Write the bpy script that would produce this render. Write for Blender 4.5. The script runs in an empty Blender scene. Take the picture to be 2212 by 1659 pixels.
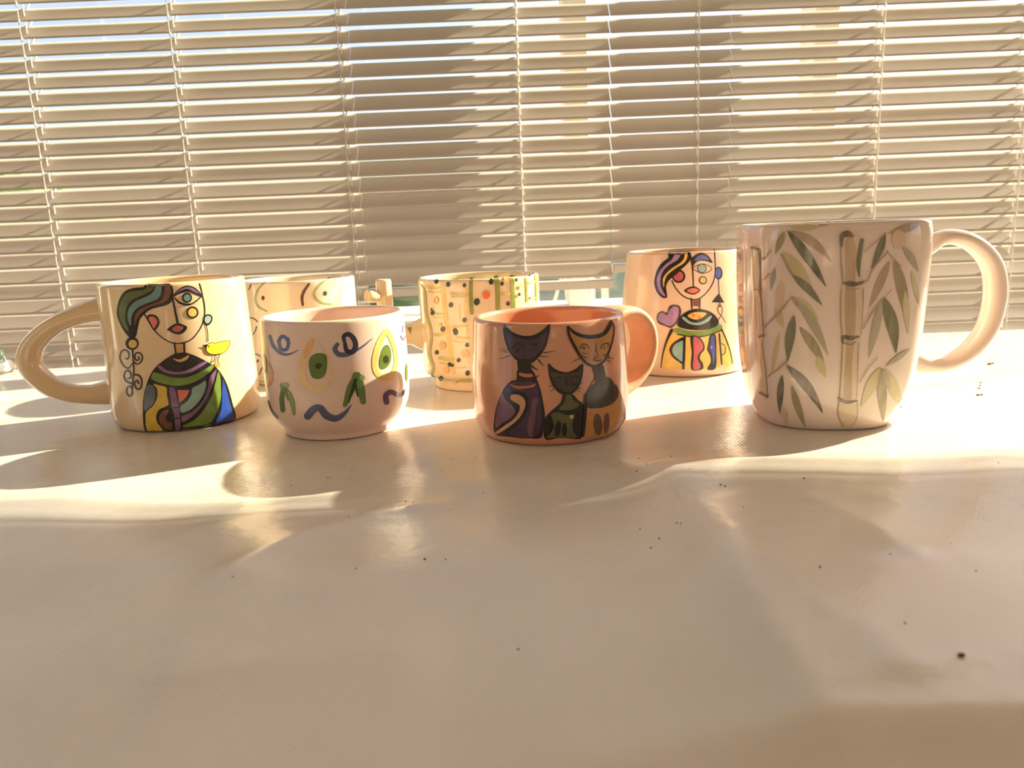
import bpy, bmesh, math, random
import numpy as np
from mathutils import Vector, Matrix
from mathutils.bvhtree import BVHTree
from mathutils.geometry import delaunay_2d_cdt

random.seed(7)
S = bpy.context.scene
C = S.collection
R = math.radians

# ------------------------------------------------------------------ camera
# z = 0 is the top of the table; metres; +y goes from the camera to the window
F_PX, PITCH, ROLL, CAM_H = 1671.0, R(11.7), R(2.3), 0.115
IW, IH = 2212, 1659
_p, _r = PITCH, ROLL
FW = Vector((0, math.cos(_p), -math.sin(_p)))
UP0 = Vector((0, math.sin(_p), math.cos(_p)))
RT0 = Vector((1, 0, 0))
RT = RT0 * math.cos(_r) - UP0 * math.sin(_r)
UP = UP0 * math.cos(_r) + RT0 * math.sin(_r)
EYE = Vector((0, 0, CAM_H))
cam_d = bpy.data.cameras.new('camera')
cam = bpy.data.objects.new('camera', cam_d)
C.objects.link(cam)
m = Matrix((RT, UP, -FW)).transposed().to_4x4()
m.translation = EYE
cam.matrix_world = m
cam_d.sensor_width = 36.0
cam_d.lens = 36.0 * F_PX / IW
cam_d.clip_start = 0.01
cam_d.clip_end = 200
cam_d.dof.use_dof = True
cam_d.dof.focus_distance = 0.45
cam_d.dof.aperture_fstop = cam_d.lens / 1.6
S.camera = cam

# ------------------------------------------------------------------ light
SUN_AZ, SUN_EL = R(24), R(25.5)          # azimuth from +x towards +y (behind the blinds, to the right)
world = bpy.data.worlds.new('world')
S.world = world
world.use_nodes = True
wn = world.node_tree.nodes
wl = world.node_tree.links
sky = wn.new('ShaderNodeTexSky')
sky.sky_type = 'NISHITA'
sky.sun_disc = False
sky.sun_elevation = SUN_EL
sky.sun_rotation = math.pi / 2 - SUN_AZ
sky.dust_density = 2.5
tint = wn.new('ShaderNodeMix')
tint.data_type = 'RGBA'
tint.blend_type = 'MULTIPLY'
tint.inputs[0].default_value = 1.0
tint.inputs[7].default_value = (1.0, 0.85, 0.86, 1)
wl.new(sky.outputs[0], tint.inputs[6])
wl.new(tint.outputs[2], wn['Background'].inputs[0])
wn['Background'].inputs[1].default_value = 0.20
sun_d = bpy.data.lights.new('sun_offscreen', 'SUN')
sun_d.energy = 11.5
sun_d.angle = R(0.6)
sun_d.color = (1.0, 0.86, 0.62)
sun = bpy.data.objects.new('sun_offscreen', sun_d)
C.objects.link(sun)
SUN_DIR = Vector((math.cos(SUN_EL) * math.cos(SUN_AZ), math.cos(SUN_EL) * math.sin(SUN_AZ), math.sin(SUN_EL)))
sun.rotation_euler = SUN_DIR.to_track_quat('Z', 'Y').to_euler()
sun.location = SUN_DIR * 6
S.view_settings.view_transform = 'Standard'
S.view_settings.look = 'None'
S.view_settings.gamma = 1.0
S.view_settings.use_curve_mapping = False
S.view_settings.exposure = 1.03
S.cycles.use_denoising = True
S.cycles.max_bounces = 10
S.cycles.diffuse_bounces = 6
S.cycles.sample_clamp_indirect = 6.0


# ------------------------------------------------------------------ helpers
def ray(x, y):
    return (FW + RT * ((x - IW / 2) / F_PX) + UP * ((IH / 2 - y) / F_PX))


def on_ground(x, y, z=0.0):
    d = ray(x, y)
    return EYE + d * ((z - CAM_H) / d.z)


def on_plane_y(x, y, Y):
    d = ray(x, y)
    return EYE + d * (Y / d.y)


def mat(name, color, rough=0.5, coat=0.0, noise=None, bump=None, spec=0.5, transm=0.0):
    """procedural principled material; noise = (scale, second colour, amount); bump = (scale, strength, distance)"""
    M = bpy.data.materials.new(name)
    M.use_nodes = True
    nt = M.node_tree
    b = nt.nodes['Principled BSDF']
    b.inputs['Base Color'].default_value = (*color, 1)
    b.inputs['Roughness'].default_value = rough
    b.inputs['Coat Weight'].default_value = coat
    b.inputs['Coat Roughness'].default_value = 0.04
    b.inputs['Specular IOR Level'].default_value = spec
    b.inputs['Transmission Weight'].default_value = transm
    tc = nt.nodes.new('ShaderNodeTexCoord')
    if noise:
        n = nt.nodes.new('ShaderNodeTexNoise')
        n.inputs['Scale'].default_value = noise[0]
        n.inputs['Detail'].default_value = 4
        nt.links.new(tc.outputs['Object'], n.inputs['Vector'])
        rmp = nt.nodes.new('ShaderNodeValToRGB')
        lo, hi = noise[3] if len(noise) > 3 else (0.35, 0.7)
        rmp.color_ramp.elements[0].position = lo
        rmp.color_ramp.elements[1].position = hi
        rmp.color_ramp.elements[0].color = (*color, 1)
        rmp.color_ramp.elements[1].color = tuple(color[i] * (1 - noise[2]) + noise[1][i] * noise[2] for i in range(3)) + (1,)
        nt.links.new(n.outputs['Fac'], rmp.inputs['Fac'])
        nt.links.new(rmp.outputs['Color'], b.inputs['Base Color'])
    if bump:
        n2 = nt.nodes.new('ShaderNodeTexNoise')
        n2.inputs['Scale'].default_value = bump[0]
        n2.inputs['Detail'].default_value = 3
        nt.links.new(tc.outputs['Object'], n2.inputs['Vector'])
        bp = nt.nodes.new('ShaderNodeBump')
        bp.inputs['Strength'].default_value = bump[1]
        bp.inputs['Distance'].default_value = bump[2]
        nt.links.new(n2.outputs['Fac'], bp.inputs['Height'])
        nt.links.new(bp.outputs['Normal'], b.inputs['Normal'])
        if coat:
            nt.links.new(bp.outputs['Normal'], b.inputs['Coat Normal'])
    return M


def mesh_obj(name, verts, faces, mats, parent=None, smooth=True, mat_idx=None):
    me = bpy.data.meshes.new(name)
    me.from_pydata([tuple(v) for v in verts], [], faces)
    for mm in (mats if isinstance(mats, (list, tuple)) else [mats]):
        me.materials.append(mm)
    if mat_idx:
        me.polygons.foreach_set('material_index', mat_idx)
    if smooth:
        me.polygons.foreach_set('use_smooth', [True] * len(me.polygons))
    me.update()
    o = bpy.data.objects.new(name, me)
    C.objects.link(o)
    if parent:
        o.parent = parent
    return o


def tag(o, label, cat, group=None):
    o['label'] = label
    o['category'] = cat
    if group:
        o['group'] = group
    return o


def struct(o):
    o['kind'] = 'structure'
    return o


def thing(name, label, cat, loc=(0, 0, 0), group=None):
    o = bpy.data.objects.new(name, None)
    o.empty_display_size = 0.02
    C.objects.link(o)
    o.location = loc
    return tag(o, label, cat, group)


def box_data(x0, x1, y0, y1, z0, z1):
    v = [(x, y, z) for z in (z0, z1) for y in (y0, y1) for x in (x0, x1)]
    f = [(0, 2, 3, 1), (4, 5, 7, 6), (0, 1, 5, 4), (2, 6, 7, 3), (0, 4, 6, 2), (1, 3, 7, 5)]
    return v, f


def boxes(name, lst, material, parent=None, bevel=0.0):
    V, Fc = [], []
    for b in lst:
        v, f = box_data(*b)
        n = len(V)
        V += v
        Fc += [tuple(i + n for i in q) for q in f]
    o = mesh_obj(name, V, Fc, material, parent, smooth=False)
    if bevel:
        md = o.modifiers.new('bevel', 'BEVEL')
        md.width = bevel
        md.segments = 3
        md.limit_method = 'ANGLE'
    return o


def catmull(pts, closed=False, n=6):
    P = [Vector(p) for p in pts]
    out = []
    N = len(P)
    rng = range(N if closed else N - 1)
    for i in rng:
        p1, p2 = P[i], P[(i + 1) % N]
        p0 = P[(i - 1) % N] if (closed or i > 0) else p1 * 2 - p2
        p3 = P[(i + 2) % N] if (closed or i + 2 < N) else p2 * 2 - p1
        for k in range(n):
            t = k / n
            out.append(0.5 * ((2 * p1) + (p2 - p0) * t + (2 * p0 - 5 * p1 + 4 * p2 - p3) * t * t + (3 * p1 - p0 - 3 * p2 + p3) * t ** 3))
    if not closed:
        out.append(P[-1].copy())
    return out


def lathe(profile, n=160, shape=None, wob=0.0):
    """surface of revolution; shape(theta, z) scales the radius; poles closed by fans"""
    V, Fc = [], []
    rows = []
    for (r, z) in profile:
        if r < 1e-6:
            V.append((0, 0, z))
            rows.append([len(V) - 1])
        else:
            row = []
            for k in range(n):
                t = 2 * math.pi * k / n
                s = shape(t, z) if shape else 1.0
                s *= 1 + wob * (math.sin(3 * t + 1.3) * 0.5 + math.sin(2 * t + z * 60))
                row.append(len(V))
                V.append((r * s * math.cos(t), r * s * math.sin(t), z + wob * 0.03 * math.sin(2 * t + 0.6) * min(1, z / .03)))
            rows.append(row)
    for a, b in zip(rows[:-1], rows[1:]):
        if len(a) == 1 and len(b) == 1:
            continue
        for k in range(n):
            k2 = (k + 1) % n
            if len(a) == 1:
                Fc.append((a[0], b[k2], b[k]))
            elif len(b) == 1:
                Fc.append((a[k], a[k2], b[0]))
            else:
                Fc.append((a[k], a[k2], b[k2], b[k]))
    return V, Fc


def smooth_profile(pts, n=5):
    q = catmull([(p[0], p[1], 0) for p in pts], False, n)
    return [(max(v.x, 0.0), v.y) for v in q]


def cup_profile(outer, wall=0.0042, floor=0.006, rim=0.0):
    """outer: list of (r, z) from the foot to the rim; returns a closed cup section with a rounded lip"""
    out = smooth_profile(outer, 6)
    rt, zt = out[-1]
    w = wall
    prof = [(0, out[0][1] + 0.0012), (out[0][0] * 0.86, out[0][1] + 0.0012), (out[0][0] * 0.93, out[0][1])] + out
    for k in range(1, 8):
        a = math.pi * k / 8
        prof.append((rt - w / 2 + w / 2 * math.cos(a), zt + w / 2 * math.sin(a)))
    inner = [(max(r - w, 0.002), z) for r, z in reversed(out) if z > floor + 0.012]
    prof += inner
    ri, zi = inner[-1]
    for k in range(1, 7):
        a = math.pi / 2 * k / 6
        prof.append((ri - 0.012 * (1 - math.cos(a)), floor + (zi - floor) * (1 - math.sin(a))))
    prof.append((0, floor))
    return prof


def tube(path, widths, depth, sec=20, up_axis=None, flat=2.0):
    """swept handle: path of points, in-plane half width per point, out-of-plane half depth per point, plane normal up_axis"""
    V, Fc = [], []
    N = len(path)
    nrm = Vector(up_axis).normalized()
    for i, p in enumerate(path):
        t = (path[min(i + 1, N - 1)] - path[max(i - 1, 0)]).normalized()
        side = t.cross(nrm).normalized()
        for k in range(sec):
            a = 2 * math.pi * k / sec
            c, s = math.cos(a), math.sin(a)
            e = 2.0 / flat
            cc = math.copysign(abs(c) ** e, c)
            ss = math.copysign(abs(s) ** e, s)
            V.append(p + side * (widths[i] * cc) + nrm * (depth[i] * ss))
    for i in range(N - 1):
        for k in range(sec):
            k2 = (k + 1) % sec
            Fc.append((i * sec + k, i * sec + k2, (i + 1) * sec + k2, (i + 1) * sec + k))
    Fc.append(tuple(range(sec - 1, -1, -1)))
    Fc.append(tuple((N - 1) * sec + k for k in range(sec)))
    return V, Fc


def interp(vals, n):
    m_ = len(vals)
    return [vals[min(int(i * (m_ - 1) / (n - 1)), m_ - 2)] * (1 - ((i * (m_ - 1) / (n - 1)) - min(int(i * (m_ - 1) / (n - 1)), m_ - 2)))
            + vals[min(int(i * (m_ - 1) / (n - 1)), m_ - 2) + 1] * ((i * (m_ - 1) / (n - 1)) - min(int(i * (m_ - 1) / (n - 1)), m_ - 2))
            for i in range(n)]


# ------------------------------------------------------------------ materials
M_wall = mat('wall_paint', (0.80, 0.76, 0.70), 0.8, noise=(30, (0.74, 0.70, 0.64), 0.5))
M_ceil = mat('ceiling_paint', (0.84, 0.82, 0.78), 0.9, noise=(20, (0.8, 0.78, 0.74), 0.5))
M_floor = mat('floor_board', (0.50, 0.38, 0.27), 0.45, noise=(6, (0.36, 0.26, 0.18), 0.8))
M_frame = mat('window_frame_paint', (0.80, 0.78, 0.75), 0.4, noise=(40, (0.74, 0.72, 0.7), 0.4))
M_eave = mat('eave_board', (0.55, 0.50, 0.44), 0.7, noise=(12, (0.45, 0.4, 0.35), 0.6))
M_grass = mat('lawn', (0.16, 0.24, 0.07), 0.9, noise=(3, (0.32, 0.30, 0.14), 0.8))
M_hedge = mat('hedge_leaf', (0.07, 0.15, 0.04), 0.7, noise=(9, (0.20, 0.30, 0.09), 0.9))
M_tablew = mat('table_wood', (0.42, 0.27, 0.15), 0.5, noise=(8, (0.3, 0.18, 0.1), 0.8))

# slat: white vinyl, a little light comes through
M_slat = bpy.data.materials.new('blind_slat_vinyl')
M_slat.use_nodes = True
nt = M_slat.node_tree
b_ = nt.nodes['Principled BSDF']
b_.inputs['Base Color'].default_value = (0.62, 0.565, 0.52, 1)
b_.inputs['Roughness'].default_value = 0.38
tr_ = nt.nodes.new('ShaderNodeBsdfTranslucent')
tr_.inputs['Color'].default_value = (0.85, 0.76, 0.65, 1)
mx_ = nt.nodes.new('ShaderNodeMixShader')
ns_ = nt.nodes.new('ShaderNodeTexNoise')
ns_.inputs['Scale'].default_value = 25
mr_ = nt.nodes.new('ShaderNodeMapRange')
mr_.inputs[3].default_value = 0.14
mr_.inputs[4].default_value = 0.20
nt.links.new(ns_.outputs['Fac'], mr_.inputs[0])
nt.links.new(mr_.outputs[0], mx_.inputs[0])
nt.links.new(b_.outputs[0], mx_.inputs[1])
nt.links.new(tr_.outputs[0], mx_.inputs[2])
nt.links.new(mx_.outputs[0], nt.nodes['Material Output'].inputs[0])
M_cord = mat('blind_cord', (0.85, 0.82, 0.76), 0.6, noise=(200, (0.7, 0.66, 0.6), 0.5))

# thin window glass: clear with a weak mirror image
M_glass = bpy.data.materials.new('window_glass')
M_glass.use_nodes = True
nt = M_glass.node_tree
nt.nodes.remove(nt.nodes['Principled BSDF'])
gt = nt.nodes.new('ShaderNodeBsdfTransparent')
gt.inputs[0].default_value = (0.96, 0.98, 0.97, 1)
gg = nt.nodes.new('ShaderNodeBsdfGlossy')
gg.inputs['Roughness'].default_value = 0.0
gm = nt.nodes.new('ShaderNodeMixShader')
gm.inputs[0].default_value = 0.06
nt.links.new(gt.outputs[0], gm.inputs[1])
nt.links.new(gg.outputs[0], gm.inputs[2])
nt.links.new(gm.outputs[0], nt.nodes['Material Output'].inputs[0])

# ------------------------------------------------------------------ the room
ZF, ZC = -0.75, 1.75
XL, XR, YB, YW = -2.3, 2.7, -3.2, 0.975
WX0, WX1, WZ0, WZ1 = -1.25, 2.35, 0.004, 1.15   # window opening
struct(boxes('floor', [(XL - .2, XR + .2, YB - .2, YW + .2, ZF - .1, ZF)], M_floor))
struct(boxes('ceiling', [(XL - .2, XR + .2, YB - .2, YW + .2, ZC, ZC + .08)], M_ceil))
struct(boxes('wall_window', [(XL - .2, XR + .2, YW, YW + .14, ZF, WZ0),
                             (XL - .2, XR + .2, YW, YW + .14, WZ1, ZC),
                             (XL - .2, WX0, YW, YW + .14, WZ0, WZ1),
                             (WX1, XR + .2, YW, YW + .14, WZ0, WZ1)], M_wall))
# left wall with a tall side window, right wall with a side window (both mirrored in the glazes), back wall with a shut door
LW = (-1.1, -0.1, -0.15, 1.25)
struct(boxes('wall_left', [(XL - .12, XL, YB, LW[0], ZF, ZC), (XL - .12, XL, LW[1], YW, ZF, ZC),
                           (XL - .12, XL, LW[0], LW[1], ZF, LW[2]), (XL - .12, XL, LW[0], LW[1], LW[3], ZC)], M_wall))
struct(boxes('wall_right', [(XR, XR + .12, YB, -2.2, ZF, ZC), (XR, XR + .12, -0.5, YW, ZF, ZC),
                            (XR, XR + .12, -2.2, -0.5, ZF, -.1), (XR, XR + .12, -2.2, -0.5, 1.25, ZC)], M_wall))
struct(boxes('wall_rear', [(XL, .6, YB - .12, YB, ZF, ZC), (1.7, XR, YB - .12, YB, ZF, ZC),
                           (.6, 1.7, YB - .12, YB, 1.4, ZC)], M_wall))
struct(boxes('eave', [(XL - .6, XR + 3.5, YW + .14, 1.896, 1.84, 1.92)], M_eave))

# window behind the blinds: frame, mullions and glass
win = bpy.data.objects.new('window_1', None)
C.objects.link(win)
struct(win)
posts = [0.090, 0.385]
boxes('window_frame', [(WX0, WX1, .972, 1.02, WZ0 - .002, WZ0 + .006), (WX0, WX1, .965, 1.02, WZ1 - .03, WZ1),
                       (WX0, WX0 + .03, .965, 1.02, WZ0, WZ1), (WX1 - .03, WX1, .965, 1.02, WZ0, WZ1)], M_frame, win, 0.002)
for px in posts:
    boxes('mullion', [(px - .015, px + .015, .965, 1.015, WZ0 + .006, WZ1 - .03)], M_frame, win, 0.003)
edges = [WX0 + .03] + [q for px in posts for q in (px - .015, px + .015)] + [WX1 - .03]
for i in range(0, len(edges), 2):
    boxes('pane', [(edges[i], edges[i + 1], .990, .993, WZ0 + .006, WZ1 - .03)], M_glass, win)
struct(boxes('window_sill', [(WX0 - .05, WX1 + .05, .93, .976, -.020, .006)], M_frame, None, 0.004))
# side window, garden door
for nm, bx_ in (('window_2', [(XL - .07, XL - .03, LW[0], LW[1], LW[2], LW[2] + .05), (XL - .07, XL - .03, LW[0], LW[1], LW[3] - .05, LW[3]),
                              (XL - .07, XL - .03, LW[0], LW[0] + .05, LW[2], LW[3]), (XL - .07, XL - .03, LW[1] - .05, LW[1], LW[2], LW[3]),
                              (XL - .07, XL - .03, -.62, -.58, LW[2], LW[3])]),
                ('window_3', [(XR + .03, XR + .07, -2.2, -.5, -.1, -.05), (XR + .03, XR + .07, -2.2, -.5, 1.2, 1.25),
                              (XR + .03, XR + .07, -2.2, -2.15, -.1, 1.25), (XR + .03, XR + .07, -1.05, -1.0, -.1, 1.25), (XR + .03, XR + .07, -.55, -.5, -.1, 1.25)]),
                ('door_1', [(.6, 1.7, YB - .08, YB - .04, 1.33, 1.4), (.6, .67, YB - .08, YB - .04, ZF, 1.4),
                            (1.63, 1.7, YB - .08, YB - .04, ZF, 1.4), (.67, 1.12, YB - .075, YB - .045, ZF, 1.33), (1.18, 1.63, YB - .075, YB - .045, ZF, 1.33), (1.12, 1.18, YB - .08, YB - .04, ZF, 1.33)])):
    struct(boxes(nm, bx_, M_frame, None, 0.003))

# ------------------------------------------------------------------ outside
struct(boxes('ground', [(-30, 30, YW + .14, 40, -1.0, -.92), (-30, XL - .2, -30, YW + .14, -1.0, -.92),
                        (XR + .2, 30, -30, YW + .14, -1.0, -.92), (XL - .2, XR + .2, -30, YB - .2, -1.0, -.92)], M_grass))


def hedge(loc, rx, ry, rz, label):
    bm = bmesh.new()
    bmesh.ops.create_icosphere(bm, subdivisions=5, radius=1)
    rnd = random.Random(int(loc[0] * 100))
    ph = [rnd.uniform(0, 6) for _ in range(6)]
    for v in bm.verts:
        d = v.co.normalized()
        k = 1 + .10 * math.sin(7 * d.x + ph[0]) * math.sin(6 * d.z + ph[1]) + .07 * math.sin(17 * d.y + ph[2]) * math.sin(15 * d.x + ph[3]) + rnd.uniform(-.05, .05)
        v.co = Vector((d.x * rx * k, d.y * ry * k, max(d.z * rz * k, -rz * .55)))
    me = bpy.data.meshes.new('hedge')
    bm.to_mesh(me)
    bm.free()
    me.materials.append(M_hedge)
    o = bpy.data.objects.new('hedge', me)
    C.objects.link(o)
    o.location = (loc[0], loc[1], -.92 + rz * .55)
    tag(o, label, 'hedge', 'garden bushes behind the window')
    return o


hedge((-3.6, 5.2, 0), 1.3, .9, .9, 'green garden bush behind the blinds, beyond the woman-face mug with looped handle')
hedge((0.2, 7.0, 0), 1.6, .9, .62, 'low green garden bush seen under the raised blind')

# garden rail seen in the slot under the raised blind
M_rail = mat('white_rail_paint', (0.80, 0.78, 0.72), 0.5, noise=(20, (0.7, 0.66, 0.6), 0.5))
M_bluewall = mat('blue_shed_boards', (0.16, 0.24, 0.30), 0.7, noise=(5, (0.10, 0.16, 0.22), 0.8))
RY = 2.4
rail = thing('garden_rail', 'white garden rail with leaning sticks seen under the raised blind', 'rail', (0.25, RY, -.92))


def leaning(name, xt, xb, w, material, parent, yt=615, yb=668):
    a, b2 = on_plane_y(xt, yt, RY), on_plane_y(xb, yb, RY)
    d = (b2 - a)
    b3 = a + d * ((-.92 - a.z) / d.z)
    top = a - d.normalized() * 0.25
    V = []
    for p in (b3, top):
        for sx, sy in ((-1, -1), (1, -1), (1, 1), (-1, 1)):
            V.append(p + Vector((sx * w / 2, sy * w / 2, 0)) - Vector(parent.location))
    Fc = [(3, 2, 1, 0), (4, 5, 6, 7), (0, 1, 5, 4), (1, 2, 6, 5), (2, 3, 7, 6), (3, 0, 4, 7)]
    return mesh_obj(name, V, Fc, material, parent, smooth=False)


leaning('stick', 1208, 1193, .010, M_rail, rail)
leaning('stick', 1222, 1229, .010, M_rail, rail)
leaning('stick', 1260, 1248, .010, M_rail, rail)
leaning('post', 1281, 1282, .012, M_rail, rail)
leaning('post', 1306, 1308, .020, M_rail, rail)
shed = thing('garden_shed', 'blue-grey board shed standing beyond the white garden rail', 'shed', (.5, 3.4, -.92))
boxes('wall', [(-.75, .75, 0, .9, 0, 1.05)], M_bluewall, shed)
boxes('roof', [(-.85, .85, -.08, 1.0, 1.05, 1.09)], M_eave, shed)

# ------------------------------------------------------------------ blinds
BY, PITCHZ, SLAT_W = 0.900, 0.01735, 0.0239
TILT = R(46.0)
Z_TOP = 1.06


def slat_mesh(x0, x1):
    V, Fc = [], []
    nseg = 6
    nx = 9
    prof = []
    for i in range(nseg + 1):
        u = (i / nseg - .5) * SLAT_W
        prof.append((u, -0.0006 * (1 - (2 * i / nseg - 1) ** 2)))
    th = 0.00025
    sec = [(u, w + th) for u, w in prof] + [(u, w - th) for u, w in reversed(prof)]
    ct, st = math.cos(TILT), math.sin(TILT)
    for j in range(nx):
        x = x0 + (x1 - x0) * j / (nx - 1)
        for u, w in sec:
            # u runs from the room edge (low) to the outer edge (high)
            V.append((x, u * ct - w * st, u * st + w * ct))
    n = len(sec)
    for j in range(nx - 1):
        for k in range(n):
            k2 = (k + 1) % n
            Fc.append((j * n + k, (j + 1) * n + k, (j + 1) * n + k2, j * n + k2))
    for j0, rev in ((0, False), (nx - 1, True)):
        m0 = len(V)
        V += [V[j0 * n + k] for k in range(n)]
        q = tuple(m0 + k for k in range(n))
        Fc.append(q[::-1] if rev else q)
    me = bpy.data.meshes.new('slat')
    me.from_pydata(V, [], Fc)
    me.materials.append(M_slat)
    me.polygons.foreach_set('use_smooth', [True] * len(me.polygons))
    me.update()
    return me


def cord_mesh(name, x, zb, parent, zs):
    """ladder: room-side and outer strings, a rung under each slat and a lift cord through the slats"""
    V, Fc = [], []

    def seg(pts, r, sec=5):
        n0 = len(V)
        for i, p in enumerate(pts):
            t = (pts[min(i + 1, len(pts) - 1)] - pts[max(i - 1, 0)]).normalized()
            a = t.orthogonal().normalized()
            b = t.cross(a)
            for k in range(sec):
                q = 2 * math.pi * k / sec
                V.append(p + a * (r * math.cos(q)) + b * (r * math.sin(q)))
        for i in range(len(pts) - 1):
            for k in range(sec):
                Fc.append((n0 + i * sec + k, n0 + i * sec + (k + 1) % sec, n0 + (i + 1) * sec + (k + 1) % sec, n0 + (i + 1) * sec + k))
    hw = SLAT_W / 2 + 0.0006
    ct, st = math.cos(TILT), math.sin(TILT)
    front = [Vector((x, BY - hw * ct - .0004, zs[0] - .02))]
    back = [Vector((x, BY + hw * ct + .0004, zs[0] + .0))]
    for i, z in enumerate(zs):
        sw = 0.0008 * (1 if i % 2 else -1)
        front.append(Vector((x, BY - hw * ct - .0004, z - hw * st)))
        front.append(Vector((x + sw * .4, BY - hw * ct - .0012, z - hw * st + PITCHZ / 2)))
        back.append(Vector((x, BY + hw * ct + .0004, z + hw * st)))
        back.append(Vector((x + .003, BY + hw * ct + .003, z + hw * st + PITCHZ / 2)))
        seg([Vector((x - .0012, BY - hw * ct, z - hw * st - .0010)), Vector((x - .0012, BY + .0004, z - .0012)), Vector((x - .0012, BY + hw * ct, z + hw * st - .0010))], .00045, 4)
        # knot on the room-side edge
        seg([Vector((x - .0002, BY - hw * ct - .0006, z - hw * st - .0022)), Vector((x - .0002, BY - hw * ct - .0008, z - hw * st)), Vector((x - .0002, BY - hw * ct - .0006, z - hw * st + .0020))], .0009, 6)
    front.append(Vector((x, BY - hw * ct, Z_TOP)))
    back.append(Vector((x, BY + hw * ct, Z_TOP)))
    seg(front, .00032)
    seg(back, .0012)
    seg([Vector((x + .001, BY, zs[0] - .012)), Vector((x + .001, BY, Z_TOP))], .0006)
    return mesh_obj(name, V, Fc, M_cord, parent)


def blind(label, x0, x1, z_bottom, cords, dz=0.0, slope=0.0):
    t = thing('venetian_blind', label, 'blind', (0, 0, 0), 'slatted blinds along the window')
    me = slat_mesh(x0, x1)
    zs = []
    z = z_bottom + 0.016
    rnd = random.Random(int((x0 + 3) * 1000))
    while z < Z_TOP - .02:
        o = bpy.data.objects.new('slat', me)
        C.objects.link(o)
        o.parent = t
        o.location = (0, BY, z)
        o.rotation_euler = (R(rnd.uniform(-1.2, 1.2)), R(rnd.uniform(-.05, .05)), 0)
        zs.append(z)
        z += PITCHZ
    boxes('bottom_rail', [(x0, x1, BY - .010, BY + .010, z_bottom - .006, z_bottom + .004)], M_slat, t, .002)
    boxes('head_rail', [(x0, x1, BY - .014, BY + .014, Z_TOP - .012, Z_TOP + .014)], M_slat, t, .002)
    boxes('wall_bracket', [(x0 + .02, x0 + .04, BY + .012, YW + .001, Z_TOP, Z_TOP + .012), (x1 - .04, x1 - .02, BY + .012, YW + .001, Z_TOP, Z_TOP + .012)], M_frame, t)
    for cx in cords:
        cord_mesh('ladder_cord', cx, z_bottom, t, zs)
    return t


def bx(px, py=0):
    return on_plane_y(px, py, BY).x


GRID0 = -0.060
def snap(z):
    return GRID0 + round((z - GRID0) / PITCHZ) * PITCHZ

XB1 = bx(770, 300)
XB2 = bx(1319, 300)
XB3 = bx(1578, 300)
Z2 = snap(on_plane_y(1240, 628, BY).z + .004)
Z3 = snap(on_plane_y(1338, 590, BY).z + .004)
blind('long white slatted blind hanging behind the woman-face mug with looped handle', -1.02, XB1 - .00015, GRID0, [bx(45), bx(366), XB1 - .010, -.82])
blind('raised white slatted blind, garden rail showing beneath it', XB1 + .00015, XB2 - .0004, Z2, [bx(1113)])
blind('narrow raised white slatted blind behind the pink woman-face mug', XB2 + .0004, XB3 - .00015, Z3, [bx(1507)])
blind('long white slatted blind hanging behind the tall bamboo mug', XB3 + .00015, 1.09, GRID0, [bx(1905), bx(2225), .87])
blind('white slatted blind beyond the tall bamboo mug, next to the wall corner', 1.094, 2.28, GRID0, [1.2, 1.5, 1.85, 2.2])

# ------------------------------------------------------------------ table and cloth
TX0, TX1, TY0, TY1 = -.78, .80, -.42, .712
table = thing('table', 'wooden table under the white plastic tablecloth', 'table', (0, .15, ZF))
boxes('tabletop', [(TX0 + .006, TX1 - .006, TY0 + .006 - .15, TY1 - .006 - .15, -ZF - .032, -ZF - .0045)], M_tablew, table, .003)
for lx in (TX0 + .08, TX1 - .08):
    for ly in (TY0 + .08, TY1 - .08):
        boxes('leg', [(lx - .03, lx + .03, ly - .18, ly - .12, 0, -ZF - .030)], M_tablew, table, .004)

M_cloth = bpy.data.materials.new('plastic_tablecloth')
M_cloth.use_nodes = True
nt = M_cloth.node_tree
b_ = nt.nodes['Principled BSDF']
b_.inputs['Roughness'].default_value = 0.30
b_.inputs['Specular IOR Level'].default_value = 0.45
tc = nt.nodes.new('ShaderNodeTexCoord')
n1 = nt.nodes.new('ShaderNodeTexNoise')
n1.inputs['Scale'].default_value = 9
n1.inputs['Detail'].default_value = 5
rm = nt.nodes.new('ShaderNodeValToRGB')
rm.color_ramp.elements[0].color = (0.70, 0.655, 0.60, 1)
rm.color_ramp.elements[1].color = (0.76, 0.72, 0.67, 1)
rm.color_ramp.elements[0].position = .35
rm.color_ramp.elements[1].position = .68
nt.links.new(tc.outputs['Object'], n1.inputs['Vector'])
nt.links.new(n1.outputs['Fac'], rm.inputs['Fac'])
nt.links.new(rm.outputs['Color'], b_.inputs['Base Color'])
n3 = nt.nodes.new('ShaderNodeTexNoise')
n3.inputs['Scale'].default_value = 34
n3.inputs['Detail'].default_value = 6
mp3 = nt.nodes.new('ShaderNodeMapRange')
mp3.inputs[3].default_value = .19
mp3.inputs[4].default_value = .24
nt.links.new(tc.outputs['Object'], n3.inputs['Vector'])
nt.links.new(n3.outputs['Fac'], mp3.inputs[0])
nt.links.new(mp3.outputs[0], b_.inputs['Roughness'])
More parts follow.
